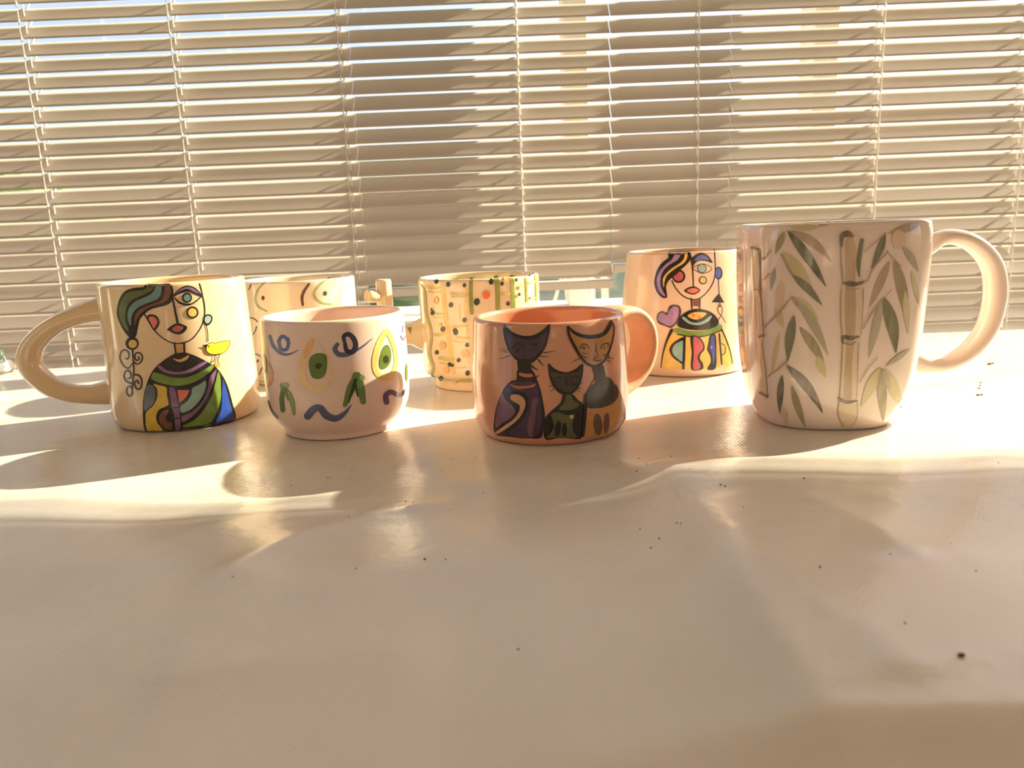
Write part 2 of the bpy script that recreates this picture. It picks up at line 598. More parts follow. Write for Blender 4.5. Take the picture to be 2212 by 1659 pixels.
# weave of the backing pressed through the plastic, and soft dents
mpg = nt.nodes.new('ShaderNodeMapping')
mpg.inputs['Rotation'].default_value = (0, 0, R(35))
nt.links.new(tc.outputs['Object'], mpg.inputs['Vector'])
wv1 = nt.nodes.new('ShaderNodeTexWave')
wv1.inputs['Scale'].default_value = 190
wv1.inputs['Distortion'].default_value = 1.2
wv1.bands_direction = 'X'
wv2 = nt.nodes.new('ShaderNodeTexWave')
wv2.inputs['Scale'].default_value = 190
wv2.inputs['Distortion'].default_value = 1.2
wv2.bands_direction = 'Y'
nt.links.new(mpg.outputs[0], wv1.inputs['Vector'])
nt.links.new(mpg.outputs[0], wv2.inputs['Vector'])
ad = nt.nodes.new('ShaderNodeMath')
ad.operation = 'ADD'
nt.links.new(wv1.outputs['Fac'], ad.inputs[0])
nt.links.new(wv2.outputs['Fac'], ad.inputs[1])
bp1 = nt.nodes.new('ShaderNodeBump')
bp1.inputs['Strength'].default_value = .06
bp1.inputs['Distance'].default_value = .0003
nt.links.new(ad.outputs[0], bp1.inputs['Height'])
n4 = nt.nodes.new('ShaderNodeTexNoise')
n4.inputs['Scale'].default_value = 55
n4.inputs['Detail'].default_value = 3
nt.links.new(tc.outputs['Object'], n4.inputs['Vector'])
bp2 = nt.nodes.new('ShaderNodeBump')
bp2.inputs['Strength'].default_value = .48
bp2.inputs['Distance'].default_value = .0012
nt.links.new(n4.outputs['Fac'], bp2.inputs['Height'])
nt.links.new(bp1.outputs[0], bp2.inputs['Normal'])
nt.links.new(bp2.outputs[0], b_.inputs['Normal'])

# creases: polylines given as points on the table; (points, height, half width on each side)
def G(*pts):
    return np.array([[on_ground(*p).x, on_ground(*p).y] for p in pts])

CREASES = [
    (G((1408, 965), (1436, 1015), (1500, 1130), (1610, 1330), (1730, 1530), (1830, 1700)), .0105, .028, .12),
    (G((1500, 1100), (1640, 1260), (1800, 1390), (2010, 1560)), .0030, .020, .03),
    (G((1700, 1075), (1850, 1170), (1990, 1260)), .0022, .016, .02),
    (G((1000, 1080), (820, 1110), (640, 1170), (430, 1270)), .0028, .014, .024),
    (G((980, 1400), (700, 1420), (300, 1480)), .0024, .02, .03),
    (G((60, 1240), (300, 1190), (520, 1120)), .0012, .02, .02),
    (G((2212, 1080), (1900, 1100), (1720, 1070)), .0010, .02, .02),
]


def cloth_h(X, Y):
    Hh = np.zeros_like(X)
    for pl, hh, wl_, wr_ in CREASES:
        best = np.full(X.shape, 1e9)
        sgn = np.ones_like(X)
        tt = np.zeros_like(X)
        L = len(pl) - 1
        for i in range(L):
            a, b = pl[i], pl[i + 1]
            d = b - a
            ll = d @ d
            t = np.clip(((X - a[0]) * d[0] + (Y - a[1]) * d[1]) / ll, 0, 1)
            qx, qy = a[0] + t * d[0], a[1] + t * d[1]
            dist = np.hypot(X - qx, Y - qy)
            side = np.sign((X - a[0]) * d[1] - (Y - a[1]) * d[0])
            upd = dist < best
            best = np.where(upd, dist, best)
            sgn = np.where(upd, side, sgn)
            tt = np.where(upd, (i + t) / L, tt)
        w = np.where(sgn > 0, wl_, wr_)
        fade = np.clip(tt / .22, 0, 1) * np.clip((1 - tt) / .12 + .25, 0, 1)
        Hh += hh * fade * np.exp(-best / w)
    mask = np.clip((.384 - Y) / .06, 0, 1)
    mask = mask * mask * (3 - 2 * mask)
    swell = .0018 * np.sin(X * 21 + Y * 9 + .5) * np.sin(Y * 26 - X * 7 + 1.0) + .0010 * np.sin(X * 47 - Y * 31) * np.sin(Y * 40 + X * 12)
    return (Hh + swell - .0006) * mask - .0001


nx, ny = 480, 380
xs = np.linspace(TX0, TX1, nx)
ys = np.linspace(TY0, TY1, ny)
XX, YY = np.meshgrid(xs, ys)
ZZ = cloth_h(XX, YY)
V = [(float(XX[j, i]), float(YY[j, i]), float(ZZ[j, i])) for j in range(ny) for i in range(nx)]
Fc = [(j * nx + i, j * nx + i + 1, (j + 1) * nx + i + 1, (j + 1) * nx + i) for j in range(ny - 1) for i in range(nx - 1)]
# hanging skirt
ring = [i for i in range(nx)] + [j * nx + nx - 1 for j in range(1, ny)] + [(ny - 1) * nx + i for i in range(nx - 2, -1, -1)] + [j * nx for j in range(ny - 2, 0, -1)]
prev = ring
cxm, cym = (TX0 + TX1) / 2, (TY0 + TY1) / 2
for s_, (dz, outw) in enumerate(((-.003, .003), (-.010, .005), (-.06, .007), (-.18, .009))):
    cur = []
    for q, vi in enumerate(ring):
        x, y, z = V[vi]
        ex = (1 if x > TX1 - 1e-6 else -1 if x < TX0 + 1e-6 else 0)
        ey = (1 if y > TY1 - 1e-6 else -1 if y < TY0 + 1e-6 else 0)
        wv = .006 * math.sin(q * .062) * (s_ / 3.0)
        cur.append(len(V))
        V.append((x + ex * (outw + wv), y + ey * (outw + wv * .5), z + dz))
    n_ = len(ring)
    for q in range(n_):
        q2 = (q + 1) % n_
        Fc.append((prev[q], cur[q], cur[q2], prev[q2]))
    prev = cur
cloth = mesh_obj('tablecloth', V, Fc, M_cloth)
tag(cloth, 'creased white plastic tablecloth covering the table under the mugs', 'tablecloth')

# ------------------------------------------------------------------ mugs: bodies
GL = dict(rough=.16, coat=.7)
M_creamA = mat('cream_glaze', (0.76, 0.58, 0.36), noise=(14, (0.70, 0.51, 0.30), .6), bump=(18, .10, .002), **GL)
M_pinkC = mat('blush_glaze', (0.80, 0.61, 0.52), rough=.30, coat=.35, noise=(40, (0.70, 0.50, 0.38), .5), bump=(70, .12, .0008))
M_clayF = mat('terracotta_glaze', (0.70, 0.31, 0.18), rough=.22, coat=.8, noise=(60, (0.50, 0.27, 0.16), .6), bump=(45, .22, .0012))
M_clayraw = mat('raw_terracotta', (0.70, 0.40, 0.24), rough=.6, noise=(90, (0.55, 0.29, 0.17), .6), bump=(120, .4, .0008))
M_creamE = mat('ivory_glaze', (0.84, 0.70, 0.48), noise=(16, (0.80, 0.62, 0.40), .6), bump=(25, .10, .0015), **GL)
M_pinkG = mat('peach_glaze', (0.76, 0.51, 0.36), rough=.24, coat=.6, noise=(35, (0.82, 0.62, 0.46), .7), bump=(40, .12, .001))
M_creamH = mat('bamboo_mug_glaze', (0.80, 0.645, 0.57), noise=(10, (0.76, 0.62, 0.50), .5), bump=(14, .08, .002), **GL)
M_creamB = mat('pale_glaze', (0.80, 0.68, 0.54), noise=(14, (0.74, 0.62, 0.48), .5), bump=(20, .08, .0015), **GL)
M_footE = mat('bare_foot_clay', (0.78, 0.60, 0.42), rough=.6, noise=(80, (0.7, 0.52, 0.36), .5))

MUGS = {}


def mug(key, label, loc, profile, body_mat, shape=None, wob=0.0, rot=0.0, cat='mug'):
    t = thing('mug' if cat == 'mug' else 'cup', label, cat, (loc[0], loc[1], 0))
    v, f = lathe(profile, 160, shape, wob)
    if rot:
        c, s = math.cos(rot), math.sin(rot)
        v = [(x * c - y * s, x * s + y * c, z) for x, y, z in v]
    o = mesh_obj('body', v, f, body_mat, t)
    base = Vector((loc[0], loc[1], 0))
    MUGS[key] = dict(root=t, base=base, bvh=BVHTree.FromPolygons([Vector(q) + base for q in v], f))
    return t


def handle_px(key, pts, scale, org, wpx, Y, depth, material, name='handle', flat=2.0):
    """handle drawn as a centre line; it stands in the plane y = Y through the axis of its mug"""
    root = MUGS[key]['root']
    base = MUGS[key]['base']
    P = [on_plane_y(org[0] + p[0] / scale, org[1] + p[1] / scale, Y) - base for p in pts]
    path = catmull(P, False, 6)
    k = Y / F_PX / FW.y
    wd = interp([w / scale * k / 2 for w in wpx], len(path))
    dp = interp(depth, len(path))
    v, f = tube(path, wd, dp, 24, (0, -1, 0), flat)
    return mesh_obj(name, v, f, material, root)


# A: cream mug, woman's face
mug('A', 'cream mug painted with a woman in a patchwork dress and a yellow bird', (-.2124, .4949),
    cup_profile([(.0385, 0), (.0425, .0012), (.0448, .006), (.0452, .016), (.0447, .035), (.0440, .060), (.0436, .080), (.0434, .0873)], .0038), M_creamA)
handle_px('A', [(960, 425), (880, 410), (790, 420), (700, 443), (590, 478), (470, 532), (360, 610), (275, 705), (240, 810), (265, 900), (340, 985), (450, 1060), (600, 1105), (750, 1112), (880, 1100), (970, 1085)],
          3.814, (0, 560), [250, 220, 185, 165, 152, 150, 155, 165, 188, 180, 170, 160, 152, 160, 200, 240], .4949, [.0085] * 4, M_creamA)

# C: handleless cup with avocados
mug('C', 'blush cup painted with avocados, green leaves and blue swirls', (-.1029, .4512),
    cup_profile([(.0315, 0), (.0332, .0010), (.0335, .0035), (.0345, .0052), (.0375, .0090), (.0405, .0160), (.0415, .026), (.0416, .040), (.0413, .055), (.0411, .0665)], .0036), M_pinkC, cat='cup', wob=.003)

# F: terracotta cup with cats
mug('F', 'glazed terracotta cup painted with three sitting cats', (.0214, .4302),
    cup_profile([(.0375, 0), (.0395, .0010), (.0420, .0050), (.0436, .013), (.0438, .026), (.0432, .042), (.0425, .055), (.0421, .0630)], .0044), M_clayF, cat='cup', wob=.006)
# wide strap handle turned away from the viewer
phi = R(35)
rad = Vector((math.cos(phi), math.sin(phi), 0))
tan = Vector((-math.sin(phi), math.cos(phi), 0))
P = [rad * r_ + Vector((0, 0, z_)) for r_, z_ in ((.0400, .0585), (.050, .0615), (.062, .0600), (.0715, .0520), (.0745, .0400), (.0705, .0275), (.060, .0185), (.050, .0145), (.0400, .0120))]
path = catmull(P, False, 6)
v, f = tube(path, [.0034] * len(path), interp([.0125, .0115, .0110, .0110, .0115, .0125], len(path)), 24, tan, 3.2)
mesh_obj('handle', v, f, M_clayraw, MUGS['F']['root'])


# H: tall rounded-square bamboo mug
def sq(t, z):
    n = 3.6 - 0.9 * max(0, 1 - z / .03)
    c, s = abs(math.cos(t)), abs(math.sin(t))
    r = (c ** n + s ** n) ** (-1 / n)
    flute = 0.0
    tt = (t % (math.pi / 2)) - math.pi / 4
    for a in (-.42, .42):
        flute -= .010 * math.exp(-((tt - a) / .045) ** 2)
    k = min(1, max(0, (z - .012) / .02)) * min(1, max(0, (.106 - z) / .01))
    return r * (1 + flute * k)


mug('H', 'tall rounded-square mug painted with bamboo stalks and leaves', (.1768, .4320),
    cup_profile([(.0325, 0), (.0345, .0012), (.0372, .0055), (.0400, .013), (.0424, .024), (.0444, .042), (.0458, .065), (.0466, .090), (.0466, .102), (.0460, .1072)], .0042), M_creamH, shape=sq, rot=R(-9))
handle_px('H', [(1190, 300), (1290, 295), (1350, 285), (1420, 245), (1510, 228), (1620, 252), (1725, 325), (1795, 430), (1818, 560), (1808, 700), (1762, 850), (1680, 970), (1570, 1060), (1450, 1105), (1330, 1105), (1240, 1085), (1150, 1060)],
          3.19, (1580, 440), [170, 160, 140, 105, 105, 112, 122, 132, 138, 136, 130, 122, 112, 108, 130, 170, 190], .4320, [.0075] * 3, M_creamH)

# E: ivory mug with dots and bamboo-shaped handle
mug('E', 'ivory mug painted with green stripes, bamboo and dots', (-.0214, .5691),
    cup_profile([(.0350, 0), (.0364, .0008), (.0368, .0050), (.0372, .0078), (.0405, .0090), (.0430, .0125), (.0436, .022), (.0438, .045), (.0441, .065), (.0441, .0775)], .0036), M_creamE)
rootE, baseE = MUGS['E']['root'], MUGS['E']['base']
hE = bpy.data.objects.new('tmp', None)
xa = on_plane_y(832, 660, .5691).x - baseE.x
za = on_plane_y(900, 722, .5691).z
zt = on_plane_y(832, 603, .5691).z
path = catmull([Vector((-.034, 0, za)), Vector((-.0445, 0, za)), Vector((-.052, 0, za)), Vector((xa + .012, 0, za)), Vector((xa, 0, za))], False, 6)
v, f = tube(path, interp([.0145, .0118, .0078, .0072, .0066], len(path)), interp([.012, .010, .0075, .007, .0066], len(path)), 24, (0, -1, 0))
hd = mesh_obj('handle', v, f, M_creamE, rootE)
sp = [(0, .016), (.0045, .0162), (.0058, .018), (.0060, .030), (.0064, .0335), (.0060, .037), (.0058, .060), (.0061, .064), (.0058, .067), (.0057, zt - .0015), (.0050, zt), (.0035, zt - .0003), (.0, zt - .0022)]
v, f = lathe(sp, 40)
mesh_obj('bamboo_stem', [(x + xa, y, z) for x, y, z in v], f, M_creamE, hd)
# short cut branch pointing forward on the stem
d = Vector((-.75, -.62, .12)).normalized()
a0 = Vector((xa, 0, on_plane_y(826, 641, .5691).z))
v, f = lathe([(0, 0), (.0040, .0), (.0042, .006), (.0046, .0095), (.0047, .0135), (.0042, .0146), (.0030, .0143), (0, .0136)], 32)
qr = d.to_track_quat('Z', 'Y').to_matrix()
mesh_obj('bamboo_branch', [qr @ Vector(q) + a0 for q in v], f, M_creamE, hd)
MUGS['Eh'] = dict(root=hd, base=baseE, bvh=BVHTree.FromPolygons([vv.co + baseE for vv in hd.data.vertices], [tuple(p.vertices) for p in hd.data.polygons]))

# G: peach mug, woman's face and heart
mug('G', 'peach mug painted with a woman, a purple heart and a fish earring', (.1343, .5988),
    cup_profile([(.0435, 0), (.0462, .0009), (.0479, .0035), (.0482, .010), (.0474, .030), (.0455, .055), (.0435, .075), (.0422, .0885)], .0036), M_pinkG)

# B: pale mug with curved strokes and dots
mug('B', 'pale mug painted with green and brown curved strokes and dots, behind the avocado cup', (-.166, .6186),
    cup_profile([(.0385, 0), (.0410, .0009), (.0428, .0045), (.0432, .012), (.0434, .035), (.0437, .060), (.0438, .0780)], .0036), M_creamB)

# ------------------------------------------------------------------ painted decoration
K = (.012, .010, .010)
PAINT = dict(
    K=K, olive=(.11, .13, .045), teal=(.13, .25, .25), brown=(.17, .065, .04), purple=(.20, .11, .23), yellow=(.62, .42, .06), red=(.55, .12, .10),
    coral=(.68, .17, .12), orange=(.62, .33, .11), green=(.15, .25, .045), blue=(.018, .065, .34),
    bluegrey=(.10, .12, .17), bird=(.85, .80, .03), skin=(.72, .47, .3), maroon=(.22, .07, .07), violet=(.34, .19, .40), rose=(.50, .09, .12),
    royal=(.07, .10, .42), gold=(.68, .43, .10), tealg=(.24, .38, .36),
    catp=(.060, .030, .065), catl=(.20, .08, .13), clay=(.60, .33, .20), catg=(.10, .10, .035), catb=(.055, .042, .028), cato=(.46, .21, .065),
    catk=(.045, .034, .030), catc=(.50, .16, .10), catm=(.15, .07, .09), catbr=(.12, .05, .03),
    sw=(.10, .12, .26), swd=(.030, .028, .07), avo=(.70, .40, .18), avl=(.72, .52, .28), avg=(.10, .16, .03), avd=(.02, .035, .01), avy=(.66, .50, .13),
    leafg=(.10, .17, .035), leafp=(.22, .28, .08), wav=(.09, .10, .19), wav2=(.10, .065, .14),
    st=(.27, .30, .07), wv=(.42, .38, .17), bamy=(.74, .54, .24), bamo=(.58, .48, .19), dot=(.045, .065, .03), odot=(.80, .20, .07), opale=(.80, .46, .20),
    barc=(.30, .34, .14), bbr=(.11, .055, .04), bdot=(.06, .055, .03))
PM = {}


def paint(name):
    if name not in PM:
        c = PAINT[name]
        PM[name] = mat('paint_' + name, c, .18, .15, noise=(160, tuple(min(1, q * 1.45 + .01) for q in c), .5))
    return PM[name]


# thin watercolour washes that let the glaze below show through in streaks
BASEH = (.76, .62, .50)
WASH = dict(dg=((.025, .05, .025), .95), g=((.07, .10, .035), .9), og=((.19, .16, .05), .8), yg=((.48, .42, .13), .7), pb=((.28, .17, .09), .7), br=((.08, .045, .03), .92),
            gg=((.25, .25, .16), .7), po=((.66, .42, .26), .6), st=((.40, .24, .12), .8), stl=((.60, .46, .28), .65), dk=((.075, .040, .028), .95), vi=((.30, .17, .14), .8), kd=((.03, .04, .02), .95))


def wash(name):
    key = 'w_' + name
    if key not in PM:
        c, amt = WASH[name]
        M = bpy.data.materials.new('wash_' + name)
        M.use_nodes = True
        nt = M.node_tree
        b = nt.nodes['Principled BSDF']
        b.inputs['Roughness'].default_value = .16
        b.inputs['Coat Weight'].default_value = .7
        b.inputs['Coat Roughness'].default_value = .04
        tcn = nt.nodes.new('ShaderNodeTexCoord')
        mpn = nt.nodes.new('ShaderNodeMapping')
        mpn.inputs['Scale'].default_value = (260, 260, 60)
        n = nt.nodes.new('ShaderNodeTexNoise')
        n.inputs['Scale'].default_value = 1.0
        n.inputs['Detail'].default_value = 4
        nt.links.new(tcn.outputs['Object'], mpn.inputs['Vector'])
        nt.links.new(mpn.outputs[0], n.inputs['Vector'])
        rp = nt.nodes.new('ShaderNodeValToRGB')
        rp.color_ramp.elements[0].position = .30
        rp.color_ramp.elements[1].position = .72
        rp.color_ramp.elements[0].color = tuple(BASEH[i] * (1 - amt) + c[i] * amt for i in range(3)) + (1,)
        a2 = amt * .72
        rp.color_ramp.elements[1].color = tuple(BASEH[i] * (1 - a2) + c[i] * a2 for i in range(3)) + (1,)
        nt.links.new(n.outputs['Fac'], rp.inputs['Fac'])
        nt.links.new(rp.outputs['Color'], b.inputs['Base Color'])
        PM[key] = M
    return PM[key]


class Decal:
    """paint laid on a mug: outlines in crop units are dropped onto the glazed surface"""

    def __init__(self, key, scale, org, center):
        self.m = MUGS[key]
        self.s, self.o, self.c = scale, org, center
        self.parts = {}
        self.n = 0

    def px(self, p):
        return Vector((self.o[0] + p[0] / self.s, self.o[1] + p[1] / self.s))

    def hit(self, p, off):
        c = Vector(self.c)
        for k in range(30):
            q = p + (c - p) * (k * .02)
            d = ray(q.x, q.y).normalized()
            loc, nor, idx, dist = self.m['bvh'].ray_cast(EYE, d)
            if loc is not None:
                if nor.dot(d) > 0:
                    nor = -nor
                return loc + nor * off - self.m['base']
        return None

    def part(self, name):
        return self.parts.setdefault(name, dict(v=[], f=[], mi=[], mats=[]))

    def emit(self, part, pts2, faces, material):
        P = self.part(part)
        if material not in P['mats']:
            P['mats'].append(material)
        mi = P['mats'].index(material)
        off = .00008 + .000012 * self.n
        self.n += 1
        n0 = len(P['v'])
        hits = [self.hit(Vector(q), off) for q in pts2]
        P['v'] += [h if h is not None else Vector((0, 0, .02)) for h in hits]
        for f in faces:
            if any(hits[i] is None for i in f):
                continue
            P['f'].append(tuple(n0 + i for i in f))
            P['mi'].append(mi)

    def fill(self, part, pts, material, sharp=False, n=4):
        q = [self.px(p) for p in pts]
        if not sharp:
            q = [Vector((v.x, v.y)) for v in catmull([(v.x, v.y, 0) for v in q], True, n)]
        else:
            r = []
            for i in range(len(q)):
                a, b = q[i], q[(i + 1) % len(q)]
                for k in range(5):
                    r.append(a.lerp(b, k / 5))
            q = r
        N = len(q)
        xs_ = [v.x for v in q]
        ys_ = [v.y for v in q]
        st = 4.0

        def inside(x, y):
            c = False
            j = N - 1
            for i in range(N):
                if (ys_[i] > y) != (ys_[j] > y) and x < (xs_[j] - xs_[i]) * (y - ys_[i]) / (ys_[j] - ys_[i]) + xs_[i]:
                    c = not c
                j = i
            return c
        extra = []
        y = min(ys_) + st / 2
        while y < max(ys_):
            x = min(xs_) + st / 2
            while x < max(xs_):
                if inside(x, y):
                    extra.append(Vector((x, y)))
                x += st
            y += st
        vs, es, fs, *_ = delaunay_2d_cdt(q + extra, [], [list(range(N))], 1, 1e-4)
        fs = [f for f in fs if inside(sum(vs[i].x for i in f) / len(f), sum(vs[i].y for i in f) / len(f))]
        self.emit(part, vs, fs, material)

    def circ(self, part, c, r, material, ry=None, rot=0.0):
        ry = ry or r
        pts = []
        for k in range(16):
            a = 2 * math.pi * k / 16
            x, y = r * math.cos(a), ry * math.sin(a)
            pts.append((c[0] + x * math.cos(rot) - y * math.sin(rot), c[1] + x * math.sin(rot) + y * math.cos(rot)))
        self.fill(part, pts, material, n=2)

    def stroke(self, part, pts, w, material, closed=False, caps=True):
        """w: width in crop units, a number or a list along the line"""
        q = catmull([(*self.px(p), 0) for p in pts], closed, 7)
        if closed:
            q.append(q[0].copy())
        ws = interp(list(w), len(q)) if isinstance(w, (list, tuple)) else [w] * len(q)
        ws = [k / self.s / 2 for k in ws]
        L, Rr = [], []
        N = len(q)
        tang = [(q[min(i + 1, N - 1)] - q[max(i - 1, 0)]).normalized() for i in range(N)]
        P2, W2, T2 = list(q), list(ws), list(tang)
        if caps and not closed:
            for k in (.5, .87, 1.0):
                P2.insert(0, q[0] - tang[0] * ws[0] * k)
                W2.insert(0, ws[0] * math.sqrt(max(0, 1 - k * k)) + 1e-3)
                T2.insert(0, tang[0])
                P2.append(q[-1] + tang[-1] * ws[-1] * k)
                W2.append(ws[-1] * math.sqrt(max(0, 1 - k * k)) + 1e-3)
                T2.append(tang[-1])
        pts2, fs = [], []
        for p, wd, t in zip(P2, W2, T2):
            nrm = Vector((-t.y, t.x))
            pc = Vector((p.x, p.y))
            pts2 += [pc - nrm * wd, pc, pc + nrm * wd]
        for i in range(len(P2) - 1):
            for k in (0, 1):
                a = i * 3 + k
                fs.append((a, a + 1, a + 4, a + 3))
        self.emit(part, pts2, fs, material)

    def leaf(self, part, a, b, w, material, bend=0.0):
        a, b = Vector(a), Vector(b)
        d = b - a
        nrm = Vector((-d.y, d.x)).normalized()
        pts = []
        prof = [(0, .0), (.12, .55), (.3, .95), (.5, 1.0), (.7, .75), (.88, .35), (1.0, 0.03)]
        for t, k in prof:
            pts.append(a + d * t + nrm * (w / 2 * k + bend * math.sin(math.pi * t)))
        for t, k in reversed(prof[1:-1]):
            pts.append(a + d * t + nrm * (-w / 2 * k + bend * math.sin(math.pi * t)))
        self.fill(part, [tuple(p) for p in pts], material)

    def done(self):
        for name, P in self.parts.items():
            mesh_obj(name.split('#')[0], P['v'], P['f'], P['mats'], self.m['root'], True, P['mi'])


p_ = paint
# ---- A: woman with patchwork dress
D = Decal('A', 4.74, (240, 600), (385, 760))
n = 'painted_hair'
D.fill(n, [(365, 66), (500, 66), (612, 66), (640, 170), (625, 235), (570, 280), (480, 302), (400, 328), (340, 375), (295, 430), (275, 520), (255, 600), (215, 620), (175, 600), (110, 510), (65, 400), (60, 320), (85, 220), (140, 140), (230, 105), (330, 95)], p_('K'))
D.fill(n, [(385, 72), (440, 85), (415, 130), (370, 157), (290, 192), (210, 232), (170, 285), (148, 350), (143, 420), (158, 480), (180, 535), (160, 535), (112, 465), (88, 390), (84, 310), (112, 225), (152, 165), (220, 137), (310, 128), (355, 105)], p_('olive'))
D.fill(n, [(462, 80), (515, 76), (512, 155), (485, 205), (430, 238), (350, 268), (280, 303), (228, 355), (207, 420), (205, 485), (190, 475), (172, 420), (172, 355), (195, 295), (245, 245), (325, 208), (405, 168), (445, 125)], p_('teal'))
D.fill(n, [(550, 75), (600, 76), (612, 150), (590, 208), (550, 245), (480, 272), (400, 298), (345, 332), (292, 382), (262, 430), (243, 490), (240, 420), (265, 355), (325, 306), (422, 270), (505, 240), (540, 195), (550, 130)], p_('brown'))
n = 'painted_face'
D.stroke(n, [(345, 375), (400, 470), (450, 545), (540, 625), (640, 670), (740, 665), (830, 625), (900, 540), (940, 460), (958, 380), (955, 280), (935, 180), (920, 110), (905, 62)], [14, 16, 12, 12, 12, 10, 10, 12, 14, 12, 14], p_('K'))
D.stroke(n, [(622, 180), (640, 260), (660, 360), (681, 460)], [22, 20, 22, 24], p_('K'))
D.fill(n, [(640, 178), (700, 110), (770, 80), (840, 92), (890, 128), (927, 182), (860, 165), (780, 132), (700, 152)], p_('K'))
D.fill(n, [(662, 165), (705, 120), (770, 95), (835, 105), (880, 138), (900, 162), (855, 145), (780, 112), (705, 138)], p_('purple'))
D.stroke(n, [(640, 190), (690, 160), (780, 138), (850, 160), (925, 192)], 14, p_('K'))
D.stroke(n, [(650, 205), (700, 255), (770, 273), (840, 260), (920, 197)], [12, 20, 20, 14, 10], p_('K'))
D.circ(n, (776, 205), 52, p_('K'))
D.circ(n, (777, 205), 35, p_('teal'))
D.circ(n, (832, 355), 62, p_('K'))
D.circ(n, (832, 355), 44, p_('gold'))
D.fill(n, [(372, 392), (420, 375), (470, 395), (497, 450), (480, 505), (440, 540), (400, 475)], p_('K'))
D.fill(n, [(382, 415), (420, 394), (458, 414), (474, 450), (460, 490), (436, 518), (410, 465)], p_('coral'))
D.fill(n, [(572, 532), (620, 490), (680, 465), (730, 478), (778, 505), (750, 555), (700, 580), (640, 570), (600, 547)], p_('K'))
D.fill(n, [(622, 530), (650, 500), (690, 490), (740, 507), (715, 540), (680, 555), (640, 545)], p_('red'))
D.fill(n, [(948, 400), (985, 372), (1025, 385), (1037, 425), (1015, 470), (985, 487), (950, 460)], p_('K'))
D.fill(n, [(960, 410), (988, 387), (1016, 399), (1021, 425), (1003, 458), (980, 468), (961, 448)], p_('tealg'))
D.stroke(n, [(970, 480), (985, 560), (990, 650)], 9, p_('K'))
D.fill(n, [(662, 678), (745, 676), (750, 770), (672, 780)], p_('orange'), True)
D.stroke(n, [(648, 670), (665, 780)], 20, p_('K'))
D.stroke(n, [(747, 670), (752, 770)], 20, p_('K'))
n = 'painted_earring'
D.circ(n, (218, 672), 66, p_('K'))
D.circ(n, (226, 676), 43, p_('gold'))
D.stroke(n, [(222, 740), (230, 850), (235, 950), (225, 1060), (215, 1200)], 13, p_('K'))
D.stroke(n, [(222, 880), (180, 925), (130, 900), (95, 830), (105, 760), (150, 738), (186, 775), (175, 830), (155, 825)], 10, p_('K'))
D.stroke(n, [(235, 865), (280, 882), (320, 840), (315, 785), (270, 765), (245, 800), (262, 845), (290, 832), (284, 806)], 13, p_('K'))
D.stroke(n, [(215, 1085), (160, 1060), (135, 1000), (160, 950), (202, 970), (203, 1022), (175, 1032)], 12, p_('K'))
D.stroke(n, [(238, 992), (290, 1000), (318, 1060), (300, 1135), (260, 1132), (243, 1080), (268, 1050), (287, 1082)], 15, p_('K'))
D.stroke(n, [(225, 1180), (195, 1212), (165, 1180), (165, 1130), (195, 1108), (216, 1140)], 11, p_('K'))
n = 'painted_dress'
D.fill(n, [(640, 782), (700, 768), (760, 765), (860, 798), (960, 848), (1060, 910), (1130, 990), (1190, 1110), (1240, 1290), (1272, 1440), (1160, 1480), (1030, 1512), (900, 1530), (760, 1542), (640, 1562), (540, 1560), (460, 1560), (352, 1562), (330, 1380), (335, 1230), (370, 1080), (430, 950), (520, 860)], p_('K'))
D.fill(n, [(635, 825), (700, 835), (760, 810), (795, 790), (780, 830), (730, 858), (680, 858)], p_('orange'))
D.fill(n, [(478, 912), (505, 895), (560, 938), (640, 962), (730, 957), (820, 927), (900, 882), (955, 857), (985, 866), (900, 922), (800, 972), (700, 988), (600, 982), (530, 957)], p_('purple'))
D.fill(n, [(418, 1003), (442, 968), (520, 988), (620, 1018), (740, 1023), (860, 988), (960, 935), (1025, 893), (1048, 911), (980, 988), (880, 1052), (780, 1091), (660, 1105), (540, 1085), (425, 1042)], p_('green'))
D.fill(n, [(368, 1112), (410, 1094), (450, 1130), (456, 1210), (436, 1286), (390, 1332), (350, 1362), (343, 1260)], p_('bluegrey'))
D.fill(n, [(436, 1086), (500, 1100), (568, 1122), (574, 1200), (590, 1290), (556, 1318), (496, 1348), (466, 1410), (478, 1482), (530, 1553), (450, 1556), (374, 1556), (356, 1440), (370, 1368), (434, 1310), (474, 1230), (474, 1140)], p_('yellow'))
D.fill(n, [(590, 1348), (530, 1368), (494, 1420), (504, 1490), (560, 1536), (622, 1546), (622, 1482), (582, 1472), (562, 1430), (585, 1390)], p_('brown'))
D.fill(n, [(598, 1128), (652, 1138), (678, 1250), (698, 1340), (712, 1526), (662, 1546), (650, 1420), (620, 1300)], p_('purple'))
D.stroke(n, [(645, 1330), (700, 1325)], 12, p_('K'))
D.stroke(n, [(655, 1440), (712, 1432)], 12, p_('K'))
D.fill(n, [(680, 1148), (805, 1148), (768, 1220), (700, 1283)], p_('coral'), True)
D.fill(n, [(832, 1128), (900, 1092), (962, 1054), (966, 1110), (936, 1200), (878, 1288), (800, 1356), (718, 1380), (712, 1312), (780, 1262), (820, 1190)], p_('tealg'))
D.fill(n, [(1004, 1022), (1072, 940), (1062, 1000), (1028, 1118), (978, 1228), (898, 1346), (818, 1426), (732, 1470), (728, 1414), (820, 1374), (912, 1292), (974, 1190), (994, 1100)], p_('purple'))
D.fill(n, [(1090, 964), (1112, 1010), (1120, 1120), (1116, 1250), (1076, 1378), (1016, 1476), (900, 1506), (744, 1526), (744, 1504), (852, 1452), (952, 1342), (1024, 1210), (1062, 1080)], p_('green'))
D.fill(n, [(1137, 1034), (1163, 1100), (1188, 1190), (1212, 1288), (1258, 1436), (1160, 1470), (1056, 1496), (1092, 1420), (1122, 1362), (1130, 1200)], p_('blue'), True)
